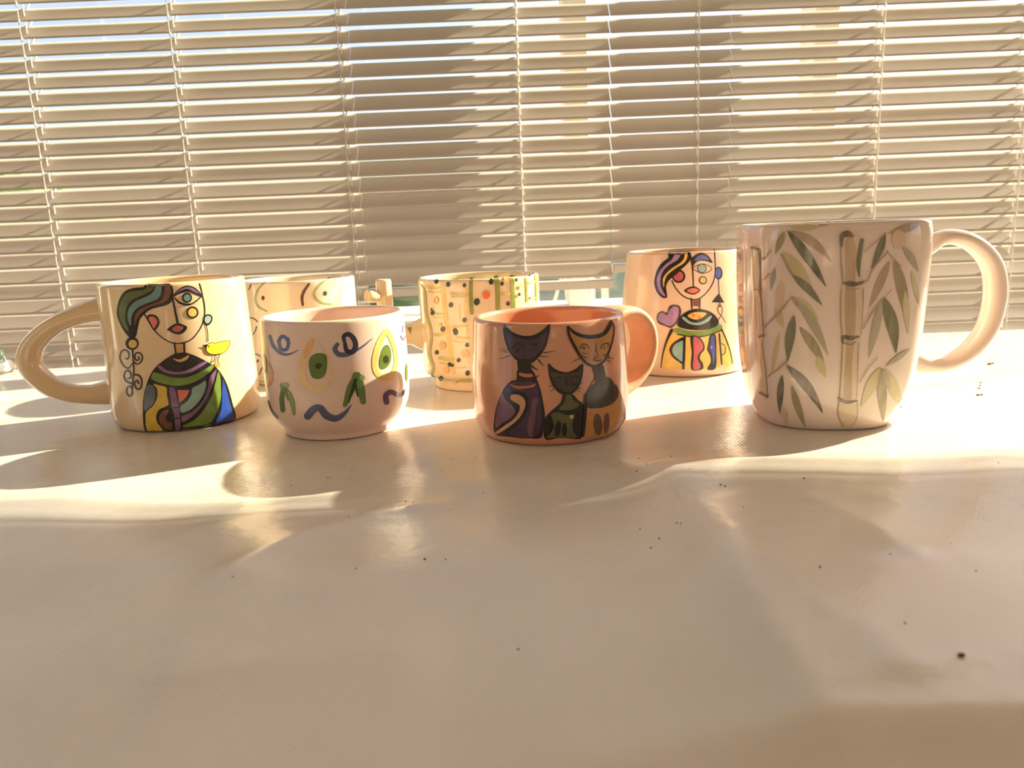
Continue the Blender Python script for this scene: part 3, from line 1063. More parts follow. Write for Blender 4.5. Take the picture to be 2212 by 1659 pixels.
n = 'painted_bird'
D.stroke(n, [(975, 740), (985, 692), (1020, 667), (1060, 672), (1120, 657), (1205, 650), (1190, 710), (1150, 760), (1080, 780), (1010, 775)], 12, p_('K'), True)
D.fill(n, [(975, 740), (985, 692), (1020, 667), (1060, 672), (1120, 657), (1205, 650), (1190, 710), (1150, 760), (1080, 780), (1010, 775)], p_('bird'))
D.fill(n, [(928, 690), (985, 680), (972, 722)], p_('K'), True)
D.circ(n, (996, 704), 8, p_('K'))
D.stroke(n, [(1060, 790), (1045, 850), (1010, 870)], 8, p_('K'))
D.stroke(n, [(1103, 790), (1085, 850), (1110, 880)], 8, p_('K'))
D.circ(n, (1085, 892), 28, p_('orange'))
D.done()

# ---- G: woman with heart
D = Decal('G', 5.184, (1330, 510), (1475, 680))
n = 'painted_face'
D.circ(n, (705, 450), 75, p_('K'))
D.circ(n, (702, 450), 55, p_('rose'))
D.stroke(n, [(630, 500), (670, 580), (740, 660), (830, 705), (920, 705), (1000, 650), (1070, 560), (1105, 470), (1115, 380), (1110, 250), (1105, 152)], 13, p_('K'))
D.stroke(n, [(602, 188), (592, 330)], 14, p_('K'))
D.stroke(n, [(822, 185), (850, 280), (862, 400), (870, 565)], [26, 24, 16, 13], p_('K'))
D.fill(n, [(840, 260), (900, 205), (960, 190), (1020, 208), (1066, 260), (1082, 302), (1030, 287), (960, 275), (900, 295), (866, 330)], p_('K'))
D.fill(n, [(882, 268), (920, 228), (970, 210), (1020, 235), (1050, 270), (980, 258), (915, 278)], p_('royal'))
D.stroke(n, [(865, 360), (910, 330), (980, 312), (1040, 332), (1075, 365), (1040, 400), (970, 420), (910, 395)], 9, p_('catbr'), True)
D.circ(n, (965, 362), 53, p_('K'))
D.circ(n, (965, 362), 43, p_('tealg'))
D.circ(n, (975, 495), 48, p_('catk'))
D.circ(n, (977, 493), 33, p_('gold'))
D.fill(n, [(765, 612), (830, 570), (890, 567), (947, 605), (900, 647), (840, 652)], p_('K'))
D.fill(n, [(793, 611), (840, 585), (890, 584), (930, 605), (890, 635), (840, 638)], p_('coral'))
D.circ(n, (1150, 415), 43, p_('K'), 72)
D.circ(n, (1148, 412), 31, p_('royal'), 54)
D.fill(n, [(860, 712), (934, 712), (932, 788), (864, 782)], p_('maroon'), True)
D.stroke(n, [(845, 700), (852, 812)], 16, p_('K'))
D.stroke(n, [(942, 700), (938, 812)], 16, p_('K'))
n = 'painted_hair'
D.fill(n, [(592, 182), (700, 178), (815, 174), (834, 260), (790, 322), (740, 367), (690, 420), (640, 460), (592, 502), (565, 560), (572, 640), (572, 690), (520, 687), (460, 622), (435, 530), (445, 440), (480, 350), (540, 280), (590, 240)], p_('K'))
D.fill(n, [(672, 192), (728, 188), (700, 258), (640, 298), (580, 338), (530, 398), (503, 480), (508, 560), (545, 645), (558, 675), (510, 648), (472, 580), (463, 482), (493, 402), (553, 324), (622, 272)], p_('violet'))
D.fill(n, [(776, 188), (803, 186), (798, 250), (758, 308), (690, 350), (620, 400), (572, 450), (547, 520), (544, 575), (530, 540), (532, 472), (572, 412), (642, 352), (720, 302), (765, 250)], p_('gold'))
n = 'painted_earring'
D.stroke(n, [(1148, 482), (1155, 640)], 9, p_('K'))
D.fill(n, [(1155, 640), (1212, 746), (1073, 742)], p_('K'), True)
D.stroke(n, [(1165, 750), (1190, 810), (1185, 870), (1155, 925), (1125, 960)], 8, p_('catbr'))
D.stroke(n, [(1165, 750), (1140, 800), (1150, 860), (1190, 905), (1225, 970)], 8, p_('catbr'))
D.circ(n, (1163, 787), 10, p_('K'))
n = 'painted_heart'
D.fill(n, [(460, 930), (470, 870), (520, 840), (572, 856), (600, 790), (650, 768), (710, 783), (732, 840), (717, 920), (682, 980), (620, 1027), (540, 1002), (480, 977)], p_('catk'))
D.fill(n, [(480, 920), (490, 872), (530, 857), (576, 890), (602, 830), (650, 790), (700, 800), (710, 850), (690, 920), (650, 980), (605, 1010), (540, 980), (490, 950)], p_('violet'))
n = 'painted_dress'
D.fill(n, [(620, 1090), (740, 1115), (860, 1130), (980, 1125), (1100, 1095), (1185, 1060), (1250, 1210), (1300, 1420), (1180, 1452), (1000, 1490), (760, 1490), (515, 1472), (540, 1330), (580, 1190)], p_('gold'))
D.fill(n, [(688, 1002), (700, 930), (760, 868), (830, 830), (900, 815), (980, 823), (1060, 850), (1120, 900), (1152, 970), (1100, 1022), (1000, 1048), (880, 1052), (770, 1037)], p_('K'))
D.fill(n, [(805, 890), (870, 855), (950, 850), (1015, 865), (970, 910), (900, 935), (840, 920)], p_('gold'))
D.circ(n, (868, 885), 21, p_('odot'))
D.circ(n, (935, 905), 19, p_('odot'))
D.fill(n, [(740, 915), (770, 905), (830, 955), (900, 970), (980, 950), (1040, 905), (1075, 890), (1040, 950), (960, 990), (880, 995), (800, 970)], p_('tealg'))
D.fill(n, [(632, 1042), (700, 1030), (800, 1060), (900, 1065), (1000, 1055), (1100, 1020), (1170, 990), (1187, 1040), (1100, 1082), (980, 1112), (860, 1117), (740, 1102), (640, 1068)], p_('green'))
D.stroke(n, [(690, 1100), (860, 1128), (1000, 1118), (1180, 1058)], 12, p_('K'))
D.stroke(n, [(628, 1052), (570, 1180), (530, 1320), (510, 1470)], [34, 26, 16, 10], p_('K'))
D.stroke(n, [(1182, 1040), (1240, 1180), (1280, 1300), (1305, 1430)], [16, 14, 10, 8], p_('K'))
D.fill(n, [(768, 1150), (690, 1163), (630, 1208), (603, 1270), (628, 1342), (700, 1402), (772, 1424)], p_('K'))
D.fill(n, [(757, 1185), (700, 1190), (650, 1230), (635, 1290), (670, 1350), (752, 1395)], p_('tealg'))
D.stroke(n, [(770, 1130), (765, 1300), (757, 1480)], 28, p_('K'))
D.fill(n, [(838, 1125), (930, 1128), (985, 1200), (990, 1270), (950, 1320), (940, 1370), (975, 1430), (965, 1490), (845, 1490), (850, 1300)], p_('K'))
D.fill(n, [(868, 1137), (920, 1140), (965, 1200), (972, 1260), (925, 1320), (915, 1380), (945, 1440), (935, 1486), (868, 1486), (872, 1300)], p_('rose'))
D.fill(n, [(1050, 1118), (1112, 1106), (1122, 1300), (1115, 1478), (1020, 1490), (1060, 1410), (1050, 1330), (1020, 1270), (1035, 1190)], p_('K'))
D.fill(n, [(1068, 1126), (1098, 1120), (1106, 1280), (1100, 1380), (1085, 1440), (1078, 1330), (1053, 1270), (1058, 1190)], p_('royal'))
D.circ(n, (915, 1235), 13, p_('coral'))
D.circ(n, (1068, 1243), 13, p_('coral'))
D.stroke(n, [(1132, 1110), (1140, 1280), (1148, 1460)], 18, p_('orange'))
D.stroke(n, [(1155, 1095), (1168, 1260), (1182, 1430)], 18, p_('K'))
D.stroke(n, [(1182, 1200), (1220, 1240), (1215, 1310), (1182, 1330)], 11, p_('catbr'))
D.done()

# ---- F: three cats
D = Decal('F', 4.88, (1000, 640), (1185, 800))
n = 'painted_purple_cat'
D.fill(n, [(560, 880), (580, 790), (660, 770), (740, 790), (790, 900), (822, 1000), (852, 1150), (867, 1280), (850, 1400), (820, 1492), (700, 1498), (600, 1495), (470, 1480), (380, 1472), (345, 1450), (323, 1400), (330, 1290), (350, 1180), (390, 1060), (440, 960), (510, 890)], p_('K'))
D.fill(n, [(575, 680), (640, 690), (705, 690), (722, 760), (745, 830), (660, 860), (570, 830), (580, 760)], p_('K'))
D.fill(n, [(435, 298), (470, 330), (530, 380), (600, 408), (680, 418), (760, 402), (830, 362), (880, 318), (912, 293), (921, 330), (905, 420), (870, 540), (820, 620), (760, 682), (700, 712), (600, 692), (540, 652), (480, 572), (440, 460), (424, 360)], p_('K'))
D.fill(n, [(462, 390), (520, 420), (600, 445), (680, 455), (780, 440), (850, 400), (888, 362), (878, 440), (838, 550), (790, 600), (740, 650), (650, 662), (570, 640), (520, 590), (480, 500)], p_('catp'))
D.fill(n, [(705, 490), (770, 497), (812, 490), (770, 520), (735, 518)], p_('K'))
D.stroke(n, [(640, 500), (657, 560), (632, 618), (665, 642)], [10, 18, 20, 12], p_('K'))
D.stroke(n, [(520, 548), (560, 495), (612, 502), (628, 550)], 10, p_('K'))
D.stroke(n, [(560, 585), (600, 560)], 22, p_('K'))
for a, b, w in (((470, 592), (385, 558), 8), ((500, 622), (380, 662), 10), ((480, 560), (420, 552), 7), ((850, 596), (985, 570), 12), ((820, 632), (915, 635), 11), ((795, 668), (850, 732), 16), ((700, 715), (790, 778), 22), ((740, 872), (806, 828), 15)):
    D.stroke(n, [a, ((a[0] + b[0]) / 2, (a[1] + b[1]) / 2 + 3), b], [w, w * .8, w * .3], p_('catk' if w < 14 else 'K'))
D.fill(n, [(560, 905), (670, 900), (780, 915), (810, 1050), (833, 1200), (828, 1330), (797, 1450), (700, 1487), (570, 1480), (480, 1450), (600, 1335), (683, 1205), (692, 1090), (640, 1018), (560, 998), (480, 1018), (445, 990), (490, 930)], p_('catp'))
D.fill(n, [(740, 1080), (792, 1080), (772, 1180), (762, 1300), (742, 1400), (722, 1490), (682, 1420), (692, 1310), (720, 1200)], p_('catm'))
D.fill(n, [(418, 1015), (450, 1080), (500, 1130), (540, 1170), (556, 1220), (500, 1286), (420, 1336), (350, 1384), (345, 1300), (370, 1160)], p_('catl'))
D.fill(n, [(510, 1040), (580, 1035), (640, 1070), (660, 1130), (640, 1210), (580, 1300), (480, 1380), (380, 1442), (345, 1434), (430, 1370), (530, 1300), (590, 1220), (600, 1150), (540, 1110), (505, 1080)], p_('clay'))
D.fill(n, [(600, 805), (660, 815), (720, 815), (737, 848), (660, 852), (598, 832)], p_('catc'))
D.fill(n, [(490, 918), (560, 943), (680, 943), (765, 922), (740, 955), (650, 972), (560, 970)], p_('catc'))
n = 'painted_green_cat'
D.fill(n, [(1060, 1030), (1150, 1030), (1210, 1090), (1270, 1140), (1282, 1250), (1262, 1350), (1252, 1480), (1200, 1502), (1100, 1492), (1000, 1490), (880, 1510), (850, 1430), (870, 1280), (950, 1190), (1030, 1120)], p_('K'))
D.fill(n, [(898, 708), (960, 758), (1040, 793), (1110, 798), (1190, 763), (1252, 712), (1267, 740), (1255, 850), (1220, 950), (1170, 1012), (1100, 1037), (1020, 1022), (960, 960), (912, 860)], p_('K'))
D.fill(n, [(922, 790), (1000, 812), (1090, 818), (1200, 792), (1243, 772), (1230, 860), (1190, 950), (1130, 1000), (1050, 998), (980, 940), (942, 870)], p_('catb'))
D.stroke(n, [(1083, 852), (1090, 920)], 24, p_('K'))
D.stroke(n, [(960, 868), (1000, 852), (1045, 862)], 16, p_('K'))
D.stroke(n, [(1130, 858), (1170, 842), (1215, 846)], 16, p_('K'))
D.stroke(n, [(1150, 930), (1190, 925)], 18, p_('K'))
for a, b in (((1215, 925), (1265, 910)), ((1205, 965), (1245, 965)), ((1190, 980), (1230, 1005)), ((960, 970), (920, 1010)), ((945, 940), (900, 955))):
    D.stroke(n, [a, b], [9, 4], p_('catk'))
D.fill(n, [(1085, 1042), (1135, 1038), (1160, 1090), (1218, 1132), (1190, 1178), (1100, 1198), (1012, 1190), (1060, 1120)], p_('catg'))
D.fill(n, [(930, 1240), (1000, 1222), (1100, 1250), (1178, 1242), (1150, 1330), (1160, 1420), (1196, 1488), (1000, 1478), (885, 1488), (920, 1400), (950, 1330)], p_('catg'))
D.circ(n, (1142, 1268), 20, p_('clay'))
D.circ(n, (1000, 1390), 32, p_('K'), 82, .15)
D.circ(n, (1067, 1400), 26, p_('K'), 72)
D.stroke(n, [(930, 1290), (945, 1370), (900, 1460)], [24, 30, 14], p_('K'))
n = 'painted_orange_cat'
D.fill(n, [(1390, 870), (1510, 850), (1590, 930), (1640, 1050), (1680, 1180), (1700, 1300), (1650, 1400), (1530, 1470), (1400, 1472), (1275, 1470), (1285, 1200), (1290, 1040), (1340, 940)], p_('cato'))
D.fill(n, [(1290, 1040), (1340, 950), (1400, 900), (1520, 850), (1590, 920), (1630, 1020), (1600, 1100), (1530, 1150), (1400, 1180), (1300, 1165)], p_('catk'))
D.fill(n, [(1355, 725), (1420, 740), (1472, 725), (1500, 850), (1520, 900), (1460, 925), (1385, 910), (1382, 820)], p_('catk'))
D.fill(n, [(1105, 330), (1180, 390), (1280, 430), (1380, 440), (1470, 415), (1530, 350), (1556, 275), (1582, 330), (1570, 450), (1530, 580), (1480, 680), (1400, 732), (1310, 712), (1230, 620), (1160, 500), (1115, 400)], p_('cato'))
D.stroke(n, [(1105, 325), (1115, 400), (1160, 500), (1230, 620), (1310, 712), (1400, 732), (1480, 680), (1530, 580), (1570, 450), (1582, 330), (1560, 270)], [26, 26, 30, 26, 22, 22, 26, 22, 22, 22, 20], p_('K'))
D.stroke(n, [(1108, 322), (1180, 388), (1280, 424), (1390, 426), (1480, 396), (1530, 330), (1556, 262)], [20, 34, 40, 42, 34, 40, 20], p_('K'))
D.stroke(n, [(1230, 545), (1258, 506), (1300, 512), (1326, 552)], [16, 18, 16, 10], p_('catbr'))
D.circ(n, (1270, 542), 18, p_('catbr'))
D.stroke(n, [(1440, 550), (1470, 508), (1525, 496), (1515, 535)], [12, 18, 16, 10], p_('catbr'))
D.circ(n, (1484, 545), 12, p_('catbr'))
D.fill(n, [(1395, 478), (1408, 560), (1417, 645), (1370, 662), (1382, 580)], p_('catbr'))
D.circ(n, (1390, 612), 9, p_('cato'), 28)
D.stroke(n, [(1368, 668), (1400, 680), (1440, 672)], 18, p_('catbr'))
for a, b in (((1250, 600), (1322, 606)), ((1240, 622), (1312, 652)), ((1225, 652), (1140, 696)), ((1250, 660), (1300, 640)), ((1465, 622), (1530, 600)), ((1520, 650), (1582, 655)), ((1515, 672), (1555, 695))):
    D.stroke(n, [a, b], [12, 5], p_('catbr'))
D.fill(n, [(1480, 640), (1520, 600), (1530, 640), (1500, 665)], p_('catk'))
D.stroke(n, [(1288, 1040), (1282, 1200), (1272, 1330), (1260, 1462)], [26, 36, 34, 26], p_('K'))
D.stroke(n, [(1600, 930), (1650, 1050), (1690, 1180), (1702, 1300)], 10, p_('catbr'))
D.circ(n, (1415, 1345), 42, p_('catbr'), 112, -.06)
D.circ(n, (1505, 1330), 27, p_('catbr'), 108, .05)
D.done()

# ---- C: avocados and swirls
D = Decal('C', 3.951, (530, 560), (722, 800))
n = 'painted_swirl'
D.stroke(n, [(210, 655), (240, 740), (300, 800), (370, 812), (455, 775)], [26, 32, 30, 18, 6], p_('sw'))
D.stroke(n, [(285, 700), (310, 660), (345, 670), (368, 715), (350, 770), (305, 765), (288, 715)], 30, p_('sw'))
D.stroke(n, [(372, 670), (378, 720)], [8, 14], p_('sw'))
n = 'painted_swirl#2'
D.stroke(n, [(785, 725), (765, 770), (800, 812), (870, 812), (930, 785), (1000, 745), (1080, 678)], [34, 44, 44, 40, 26, 16, 6], p_('wav'))
D.stroke(n, [(845, 700), (840, 660), (880, 640), (925, 680), (940, 740), (915, 790), (865, 780), (850, 720)], [30, 36, 42, 46, 46, 40, 34], p_('swd'))
n = 'painted_swirl#3'
D.stroke(n, [(1345, 570), (1338, 620)], 10, p_('sw'))
D.stroke(n, [(1325, 655), (1345, 690), (1362, 660)], 12, p_('sw'))
n = 'painted_avocado'
D.stroke(n, [(570, 685), (530, 770), (490, 880), (480, 970), (515, 1060), (600, 1105), (690, 1075), (738, 980), (722, 870), (670, 770), (620, 690)], [40, 62, 66, 66, 60, 52, 44, 36, 26, 14, 4], p_('avl'))
D.stroke(n, [(570, 690), (535, 770), (512, 830)], [44, 56, 40], p_('avo'))
D.fill(n, [(560, 830), (600, 805), (655, 802), (692, 822), (699, 880), (690, 960), (660, 1010), (610, 1022), (565, 1000), (545, 930), (543, 875)], p_('avg'))
D.fill(n, [(596, 900), (622, 884), (650, 893), (648, 922), (622, 938), (600, 926)], p_('avd'))
n = 'painted_avocado#2'
D.stroke(n, [(1195, 615), (1140, 720), (1105, 850), (1115, 960), (1175, 1012), (1240, 1000), (1282, 900), (1275, 780), (1240, 670), (1205, 615)], [40, 48, 46, 40, 40, 40, 36, 34, 40, 40], p_('avy'))
D.fill(n, [(1190, 735), (1225, 740), (1243, 800), (1235, 880), (1195, 930), (1155, 930), (1142, 880), (1160, 790)], p_('avg'))
D.circ(n, (1198, 855), 26, p_('avd'), 34)
n = 'painted_avocado#3'
D.circ(n, (168, 890), 16, p_('avg'), 85, -.1)
D.stroke(n, [(200, 880), (226, 960), (220, 1040), (200, 1085)], [8, 26, 30, 16], p_('avo'))
n = 'painted_avocado#4'
D.circ(n, (1372, 965), 10, p_('avg'), 75)
n = 'painted_leaf'
D.circ(n, (335, 1078), 40, p_('leafp'), 28)
D.stroke(n, [(325, 1105), (312, 1190), (322, 1288)], [36, 40, 40], p_('leafg'))
D.stroke(n, [(340, 1105), (362, 1150), (370, 1200)], [40, 40, 16], p_('leafg'))
D.stroke(n, [(375, 1140), (400, 1220), (415, 1322)], [26, 44, 20], p_('leafp'))
n = 'painted_leaf#2'
D.stroke(n, [(955, 1000), (900, 1110), (850, 1245)], [70, 74, 34], p_('leafg'))
D.stroke(n, [(950, 1000), (985, 1100), (1005, 1215)], [80, 66, 48], p_('leafg'))
D.circ(n, (995, 1010), 24, p_('leafp'))
D.stroke(n, [(940, 1030), (905, 1140), (880, 1220)], [30, 22, 14], p_('avd'))
D.stroke(n, [(935, 1060), (960, 1170)], [24, 10], p_('avd'))
n = 'painted_wave'
D.stroke(n, [(535, 1335), (585, 1278), (640, 1270), (690, 1330), (770, 1358), (845, 1315), (905, 1240)], [66, 62, 56, 62, 52, 34, 6], p_('wav'))
n = 'painted_wave#2'
D.stroke(n, [(1203, 1220), (1198, 1165), (1235, 1132), (1290, 1152), (1335, 1155), (1356, 1110)], [44, 44, 42, 40, 26, 8], p_('wav2'))
n = 'painted_wave#3'
D.stroke(n, [(195, 1215), (228, 1300), (280, 1352)], [20, 24, 10], p_('wav2'))
D.done()

# ---- E: stripes, bamboo and dots
D = Decal('E', 5.531, (860, 560), (1032, 700))
n = 'painted_bamboo'
D.stroke(f'{n}#{D.n}', [(530, 275), (570, 700), (630, 1100), (680, 1480)], [50, 56, 56, 50], p_('bamy'))
D.stroke(f'{n}#{D.n}', [(790, 280), (810, 600), (830, 900)], [36, 46, 30], p_('bamy'))
D.stroke(f'{n}#{D.n}', [(735, 540), (742, 740)], [24, 16], p_('bamy'))
for a, b, w in (((350, 325), (420, 330), 40), ((365, 345), (500, 338), 24), ((365, 385), (505, 388), 20), ((420, 640), (560, 650), 28), ((430, 690), (555, 690), 18), ((440, 900), (550, 888), 40),
                ((640, 410), (820, 415), 46), ((640, 450), (820, 440), 16), ((645, 800), (820, 790), 30), ((700, 930), (840, 942), 34), ((680, 978), (800, 992), 16), ((500, 1175), (650, 1192), 46), ((500, 1235), (620, 1245), 14),
                ((755, 1442), (850, 1440), 40), ((690, 1295), (810, 1285), 12), ((1245, 415), (1325, 410), 40)):
    D.stroke(f'{n}#{D.n}', [a, ((a[0] + b[0]) / 2, (a[1] + b[1]) / 2 + 8), b], w, p_('bamo'))
n = 'painted_stripe'
D.stroke(f'{n}#{D.n}', [(872, 240), (868, 420), (880, 640)], 46, p_('st'))
D.stroke(f'{n}#{D.n}', [(1170, 215), (1185, 350), (1190, 600)], 54, p_('st'))
D.stroke(f'{n}#{D.n}', [(1360, 205), (1365, 350), (1378, 600)], 44, p_('st'))
D.stroke(f'{n}#{D.n}', [(1522, 200), (1530, 350), (1535, 500)], 24, p_('st'))
D.stroke(f'{n}#{D.n}', [(1640, 200), (1650, 350), (1652, 480)], 30, p_('st'))
D.stroke(f'{n}#{D.n}', [(1560, 280), (1630, 270)], 24, p_('bamo'))
D.stroke(f'{n}#{D.n}', [(1560, 470), (1630, 460)], 24, p_('bamo'))
D.stroke(f'{n}#{D.n}', [(270, 305), (320, 390), (332, 560), (350, 690), (390, 820), (400, 960), (378, 1100), (398, 1210), (424, 1290), (395, 1440)], [20, 30, 32, 32, 30, 32, 32, 34, 34, 20], p_('wv'))
n = 'painted_dot'
for x, y, r_ in ((460, 265, 26), (600, 300, 28), (793, 312, 22), (632, 545, 28), (415, 640, 26), (403, 600, 14), (795, 725, 28), (537, 835, 30), (690, 872, 30), (680, 850, 26), (824, 1024, 24), (467, 1112, 24), (725, 1205, 24), (620, 1255, 24), (650, 1265, 18), (832, 1357, 28), (515, 1420, 28),
                 (1110, 270, 30), (940, 508, 38), (1238, 292, 22), (1405, 248, 17), (1440, 420, 19), (1572, 195, 10), (1310, 530, 24), (1566, 460, 9)):
    D.circ(f'{n}#{D.n}', (x, y), r_ * .92, p_('dot'), r_ * 1.1, .15)
D.circ(f'{n}#{D.n}', (1050, 425), 45, p_('odot'), 50)
D.stroke(f'{n}#{D.n}', [(455, 450), (432, 490), (455, 530), (482, 490)], 16, p_('opale'), True)
for x, y, r_ in ((535, 1030, 40), (800, 1125, 42), (580, 1320, 36), (1290, 250, 32), (1460, 320, 20), (508, 780, 18), (280, 232, 12)):
    D.circ(f'{n}#{D.n}', (x, y), r_, p_('opale'), r_ * 1.2)
D.fill(f'{n}#{D.n}', [(630, 226), (680, 236), (730, 222), (700, 240), (660, 242)], p_('st'))
D.done()
D = Decal('Eh', 8.293, (780, 580), (905, 720))
D.fill('painted_triangle', [(818, 1052), (912, 1048), (893, 1190)], p_('st'), True)
D.done()

# ---- B: curved strokes and dots
D = Decal('B', 5.53, (520, 570), (650, 700))
n = 'painted_curve'
D.stroke(f'{n}#{D.n}', [(295, 212), (220, 290), (176, 390), (190, 480), (240, 530), (310, 565)], [18, 26, 28, 28, 26, 20], p_('barc'))
D.stroke(f'{n}#{D.n}', [(1048, 172), (940, 250), (880, 340), (890, 400), (940, 450), (1000, 475), (1080, 480)], [26, 28, 28, 28, 28, 24, 18], p_('barc'))
D.stroke(f'{n}#{D.n}', [(815, 242), (760, 320), (732, 400), (740, 490)], [28, 38, 36, 30], p_('bbr'))
D.stroke(f'{n}#{D.n}', [(125, 250), (95, 310)], [16, 12], p_('bbr'))
D.stroke(f'{n}#{D.n}', [(100, 640), (160, 655), (200, 690)], 14, p_('bbr'))
D.stroke(f'{n}#{D.n}', [(190, 750), (175, 800), (150, 840)], 14, p_('bbr'))
D.stroke(f'{n}#{D.n}', [(180, 1075), (230, 1100)], 14, p_('bbr'))
D.stroke(f'{n}#{D.n}', [(255, 1240), (225, 1320)], 14, p_('bbr'))
D.stroke(f'{n}#{D.n}', [(215, 1390), (270, 1410)], 12, p_('barc'))
n = 'painted_dot'
D.circ(f'{n}#{D.n}', (268, 408), 19, p_('bdot'), 26)
D.circ(f'{n}#{D.n}', (1008, 352), 22, p_('bdot'), 28)
D.circ(f'{n}#{D.n}', (205, 1160), 14, p_('bdot'), 20)
D.done()

# ---- H: bamboo
D = Decal('H', 3.19, (1580, 440), (1800, 700))
w_ = wash
n = 'painted_leaf'
for a, b, w, c, bd in (((350, 330), (560, 590), 100, 'yg', 0), ((420, 640), (600, 800), 80, 'yg', 0), ((385, 150), (620, 160), 50, 'yg', 8), ((400, 185), (690, 400), 62, 'pb', -30), ((600, 150), (700, 125), 26, 'pb', 0),
                      ((440, 645), (668, 1050), 66, 'gg', -18), ((470, 850), (645, 1115), 66, 'og', -8), ((590, 1050), (650, 1200), 60, 'yg', 0), ((330, 880), (275, 1180), 34, 'yg', 0), ((345, 530), (322, 760), 58, 'po', 0), ((300, 440), (270, 600), 34, 'og', 0),
                      ((365, 190), (300, 350), 46, 'og', 0), ((300, 700), (360, 860), 50, 'yg', 0), ((415, 1250), (512, 1545), 50, 'og', 6), ((360, 1400), (380, 1530), 30, 'yg', 0),
                      ((385, 185), (652, 572), 66, 'dg', -12), ((415, 488), (625, 700), 52, 'g', -10), ((432, 768), (388, 1092), 66, 'g', 8), ((385, 1115), (630, 1442), 66, 'br', -22), ((350, 1180), (335, 1448), 44, 'kd', 6),
                      ((1300, 140), (1075, 205), 56, 'pb', 0), ((1090, 395), (948, 720), 56, 'pb', 0), ((1120, 385), (1205, 815), 72, 'og', -14), ((1195, 600), (1215, 900), 44, 'yg', 0), ((1180, 295), (1285, 470), 46, 'gg', -8), ((1060, 200), (962, 450), 48, 'g', -6),
                      ((1035, 665), (945, 1065), 56, 'gg', 0), ((1045, 642), (1132, 1030), 84, 'g', -18), ((1020, 1130), (890, 1400), 70, 'yg', 0), ((1060, 1140), (1180, 1420), 70, 'yg', 0), ((1030, 1130), (1045, 1500), 62, 'og', 0), ((1050, 1140), (1090, 1280), 40, 'gg', 0),
                      ((1225, 1000), (1055, 1125), 34, 'gg', 0), ((1240, 460), (1290, 700), 30, 'yg', 0), ((1150, 1380), (1190, 1340), 24, 'gg', 0)):
    D.leaf(f'{n}#{D.n}', a, b, w, w_(c), bd)
D.circ(n+'#o', (1150, 245), 46, w_('po'), 66)
n = 'painted_stalk'
D.fill(n, [(755, 245), (815, 225), (890, 250), (890, 540), (903, 700), (888, 900), (872, 1100), (860, 1350), (866, 1480), (810, 1545), (742, 1480), (745, 1300), (760, 1000), (750, 700), (762, 540)], w_('stl'))
D.fill(n, [(778, 260), (850, 262), (852, 530), (858, 700), (850, 900), (830, 1100), (825, 1340), (770, 1330), (785, 1000), (778, 700), (785, 540)], w_('st'))
for pts, w in (([(755, 250), (757, 400), (768, 540)], 12), ([(908, 580), (903, 720), (890, 900)], 6), ([(755, 600), (752, 780), (762, 900)], 7), ([(765, 960), (758, 1150), (745, 1330)], 6), ([(872, 960), (868, 1150), (862, 1330)], 6), ([(740, 1370), (735, 1450), (770, 1530)], 7), ([(866, 1370), (866, 1450), (840, 1520)], 6)):
    D.stroke(n, pts, w, w_('vi'))
D.stroke(n, [(765, 545), (810, 550), (860, 552), (915, 538)], [12, 40, 28, 14], w_('dk'))
D.stroke(n, [(785, 580), (830, 595), (880, 580)], 8, w_('vi'))
D.stroke(n, [(765, 960), (768, 918), (820, 925), (872, 915)], [14, 26, 30, 16], w_('dk'))
D.stroke(n, [(775, 960), (820, 970), (855, 950)], 7, w_('g'))
D.stroke(n, [(745, 1345), (795, 1365), (862, 1355)], [26, 22, 12], w_('br'))
D.stroke(n, [(757, 290), (762, 225), (800, 208), (832, 225)], [18, 34, 46, 20], w_('dk'))
D.stroke(n, [(897, 252), (880, 350), (872, 430), (878, 500)], [26, 34, 28, 8], w_('kd'))
n = 'painted_stalk#2'
D.stroke(n, [(150, 310), (165, 600), (190, 940), (240, 1320)], 7, w_('vi'))
D.stroke(n, [(195, 315), (200, 600), (212, 900)], 8, w_('br'))
D.fill(n, [(158, 330), (190, 330), (196, 590), (172, 590)], w_('stl'))
D.fill(n, [(178, 640), (205, 640), (222, 930), (195, 930)], w_('stl'))
D.fill(n, [(170, 980), (215, 980), (250, 1310), (215, 1300)], w_('stl'))
D.stroke(n, [(148, 302), (185, 315)], [20, 10], w_('br'))
D.stroke(n, [(165, 590), (205, 595)], 12, w_('br'))
D.stroke(n, [(200, 915), (225, 905)], 16, w_('dk'))
D.stroke(n, [(208, 1300), (255, 1325)], [22, 14], w_('br'))
n = 'painted_stem'
for pts, w in (([(415, 640), (345, 730), (275, 805)], [8, 12, 14]), ([(275, 805), (225, 848)], [8, 12]), ([(375, 1090), (320, 1140), (258, 1188)], [16, 10, 9]), ([(345, 350), (385, 430), (425, 505)], 9), ([(275, 320), (220, 382)], [8, 14]), ([(262, 480), (222, 525)], 8),
               ([(415, 640), (450, 700)], 9), ([(1075, 325), (970, 450), (940, 520), (905, 545)], 10), ([(1070, 330), (1160, 430)], 9), ([(1060, 205), (915, 328)], 7), ([(1045, 650), (965, 750), (905, 860)], [10, 13, 8]), ([(1100, 590), (1055, 640)], 6), ([(1005, 1055), (940, 1130), (880, 1230)], 6), ([(380, 1070), (385, 1130), (420, 1190)], 14)):
    D.stroke(f'{n}#{D.n}', pts, w, w_('vi'))
D.done()

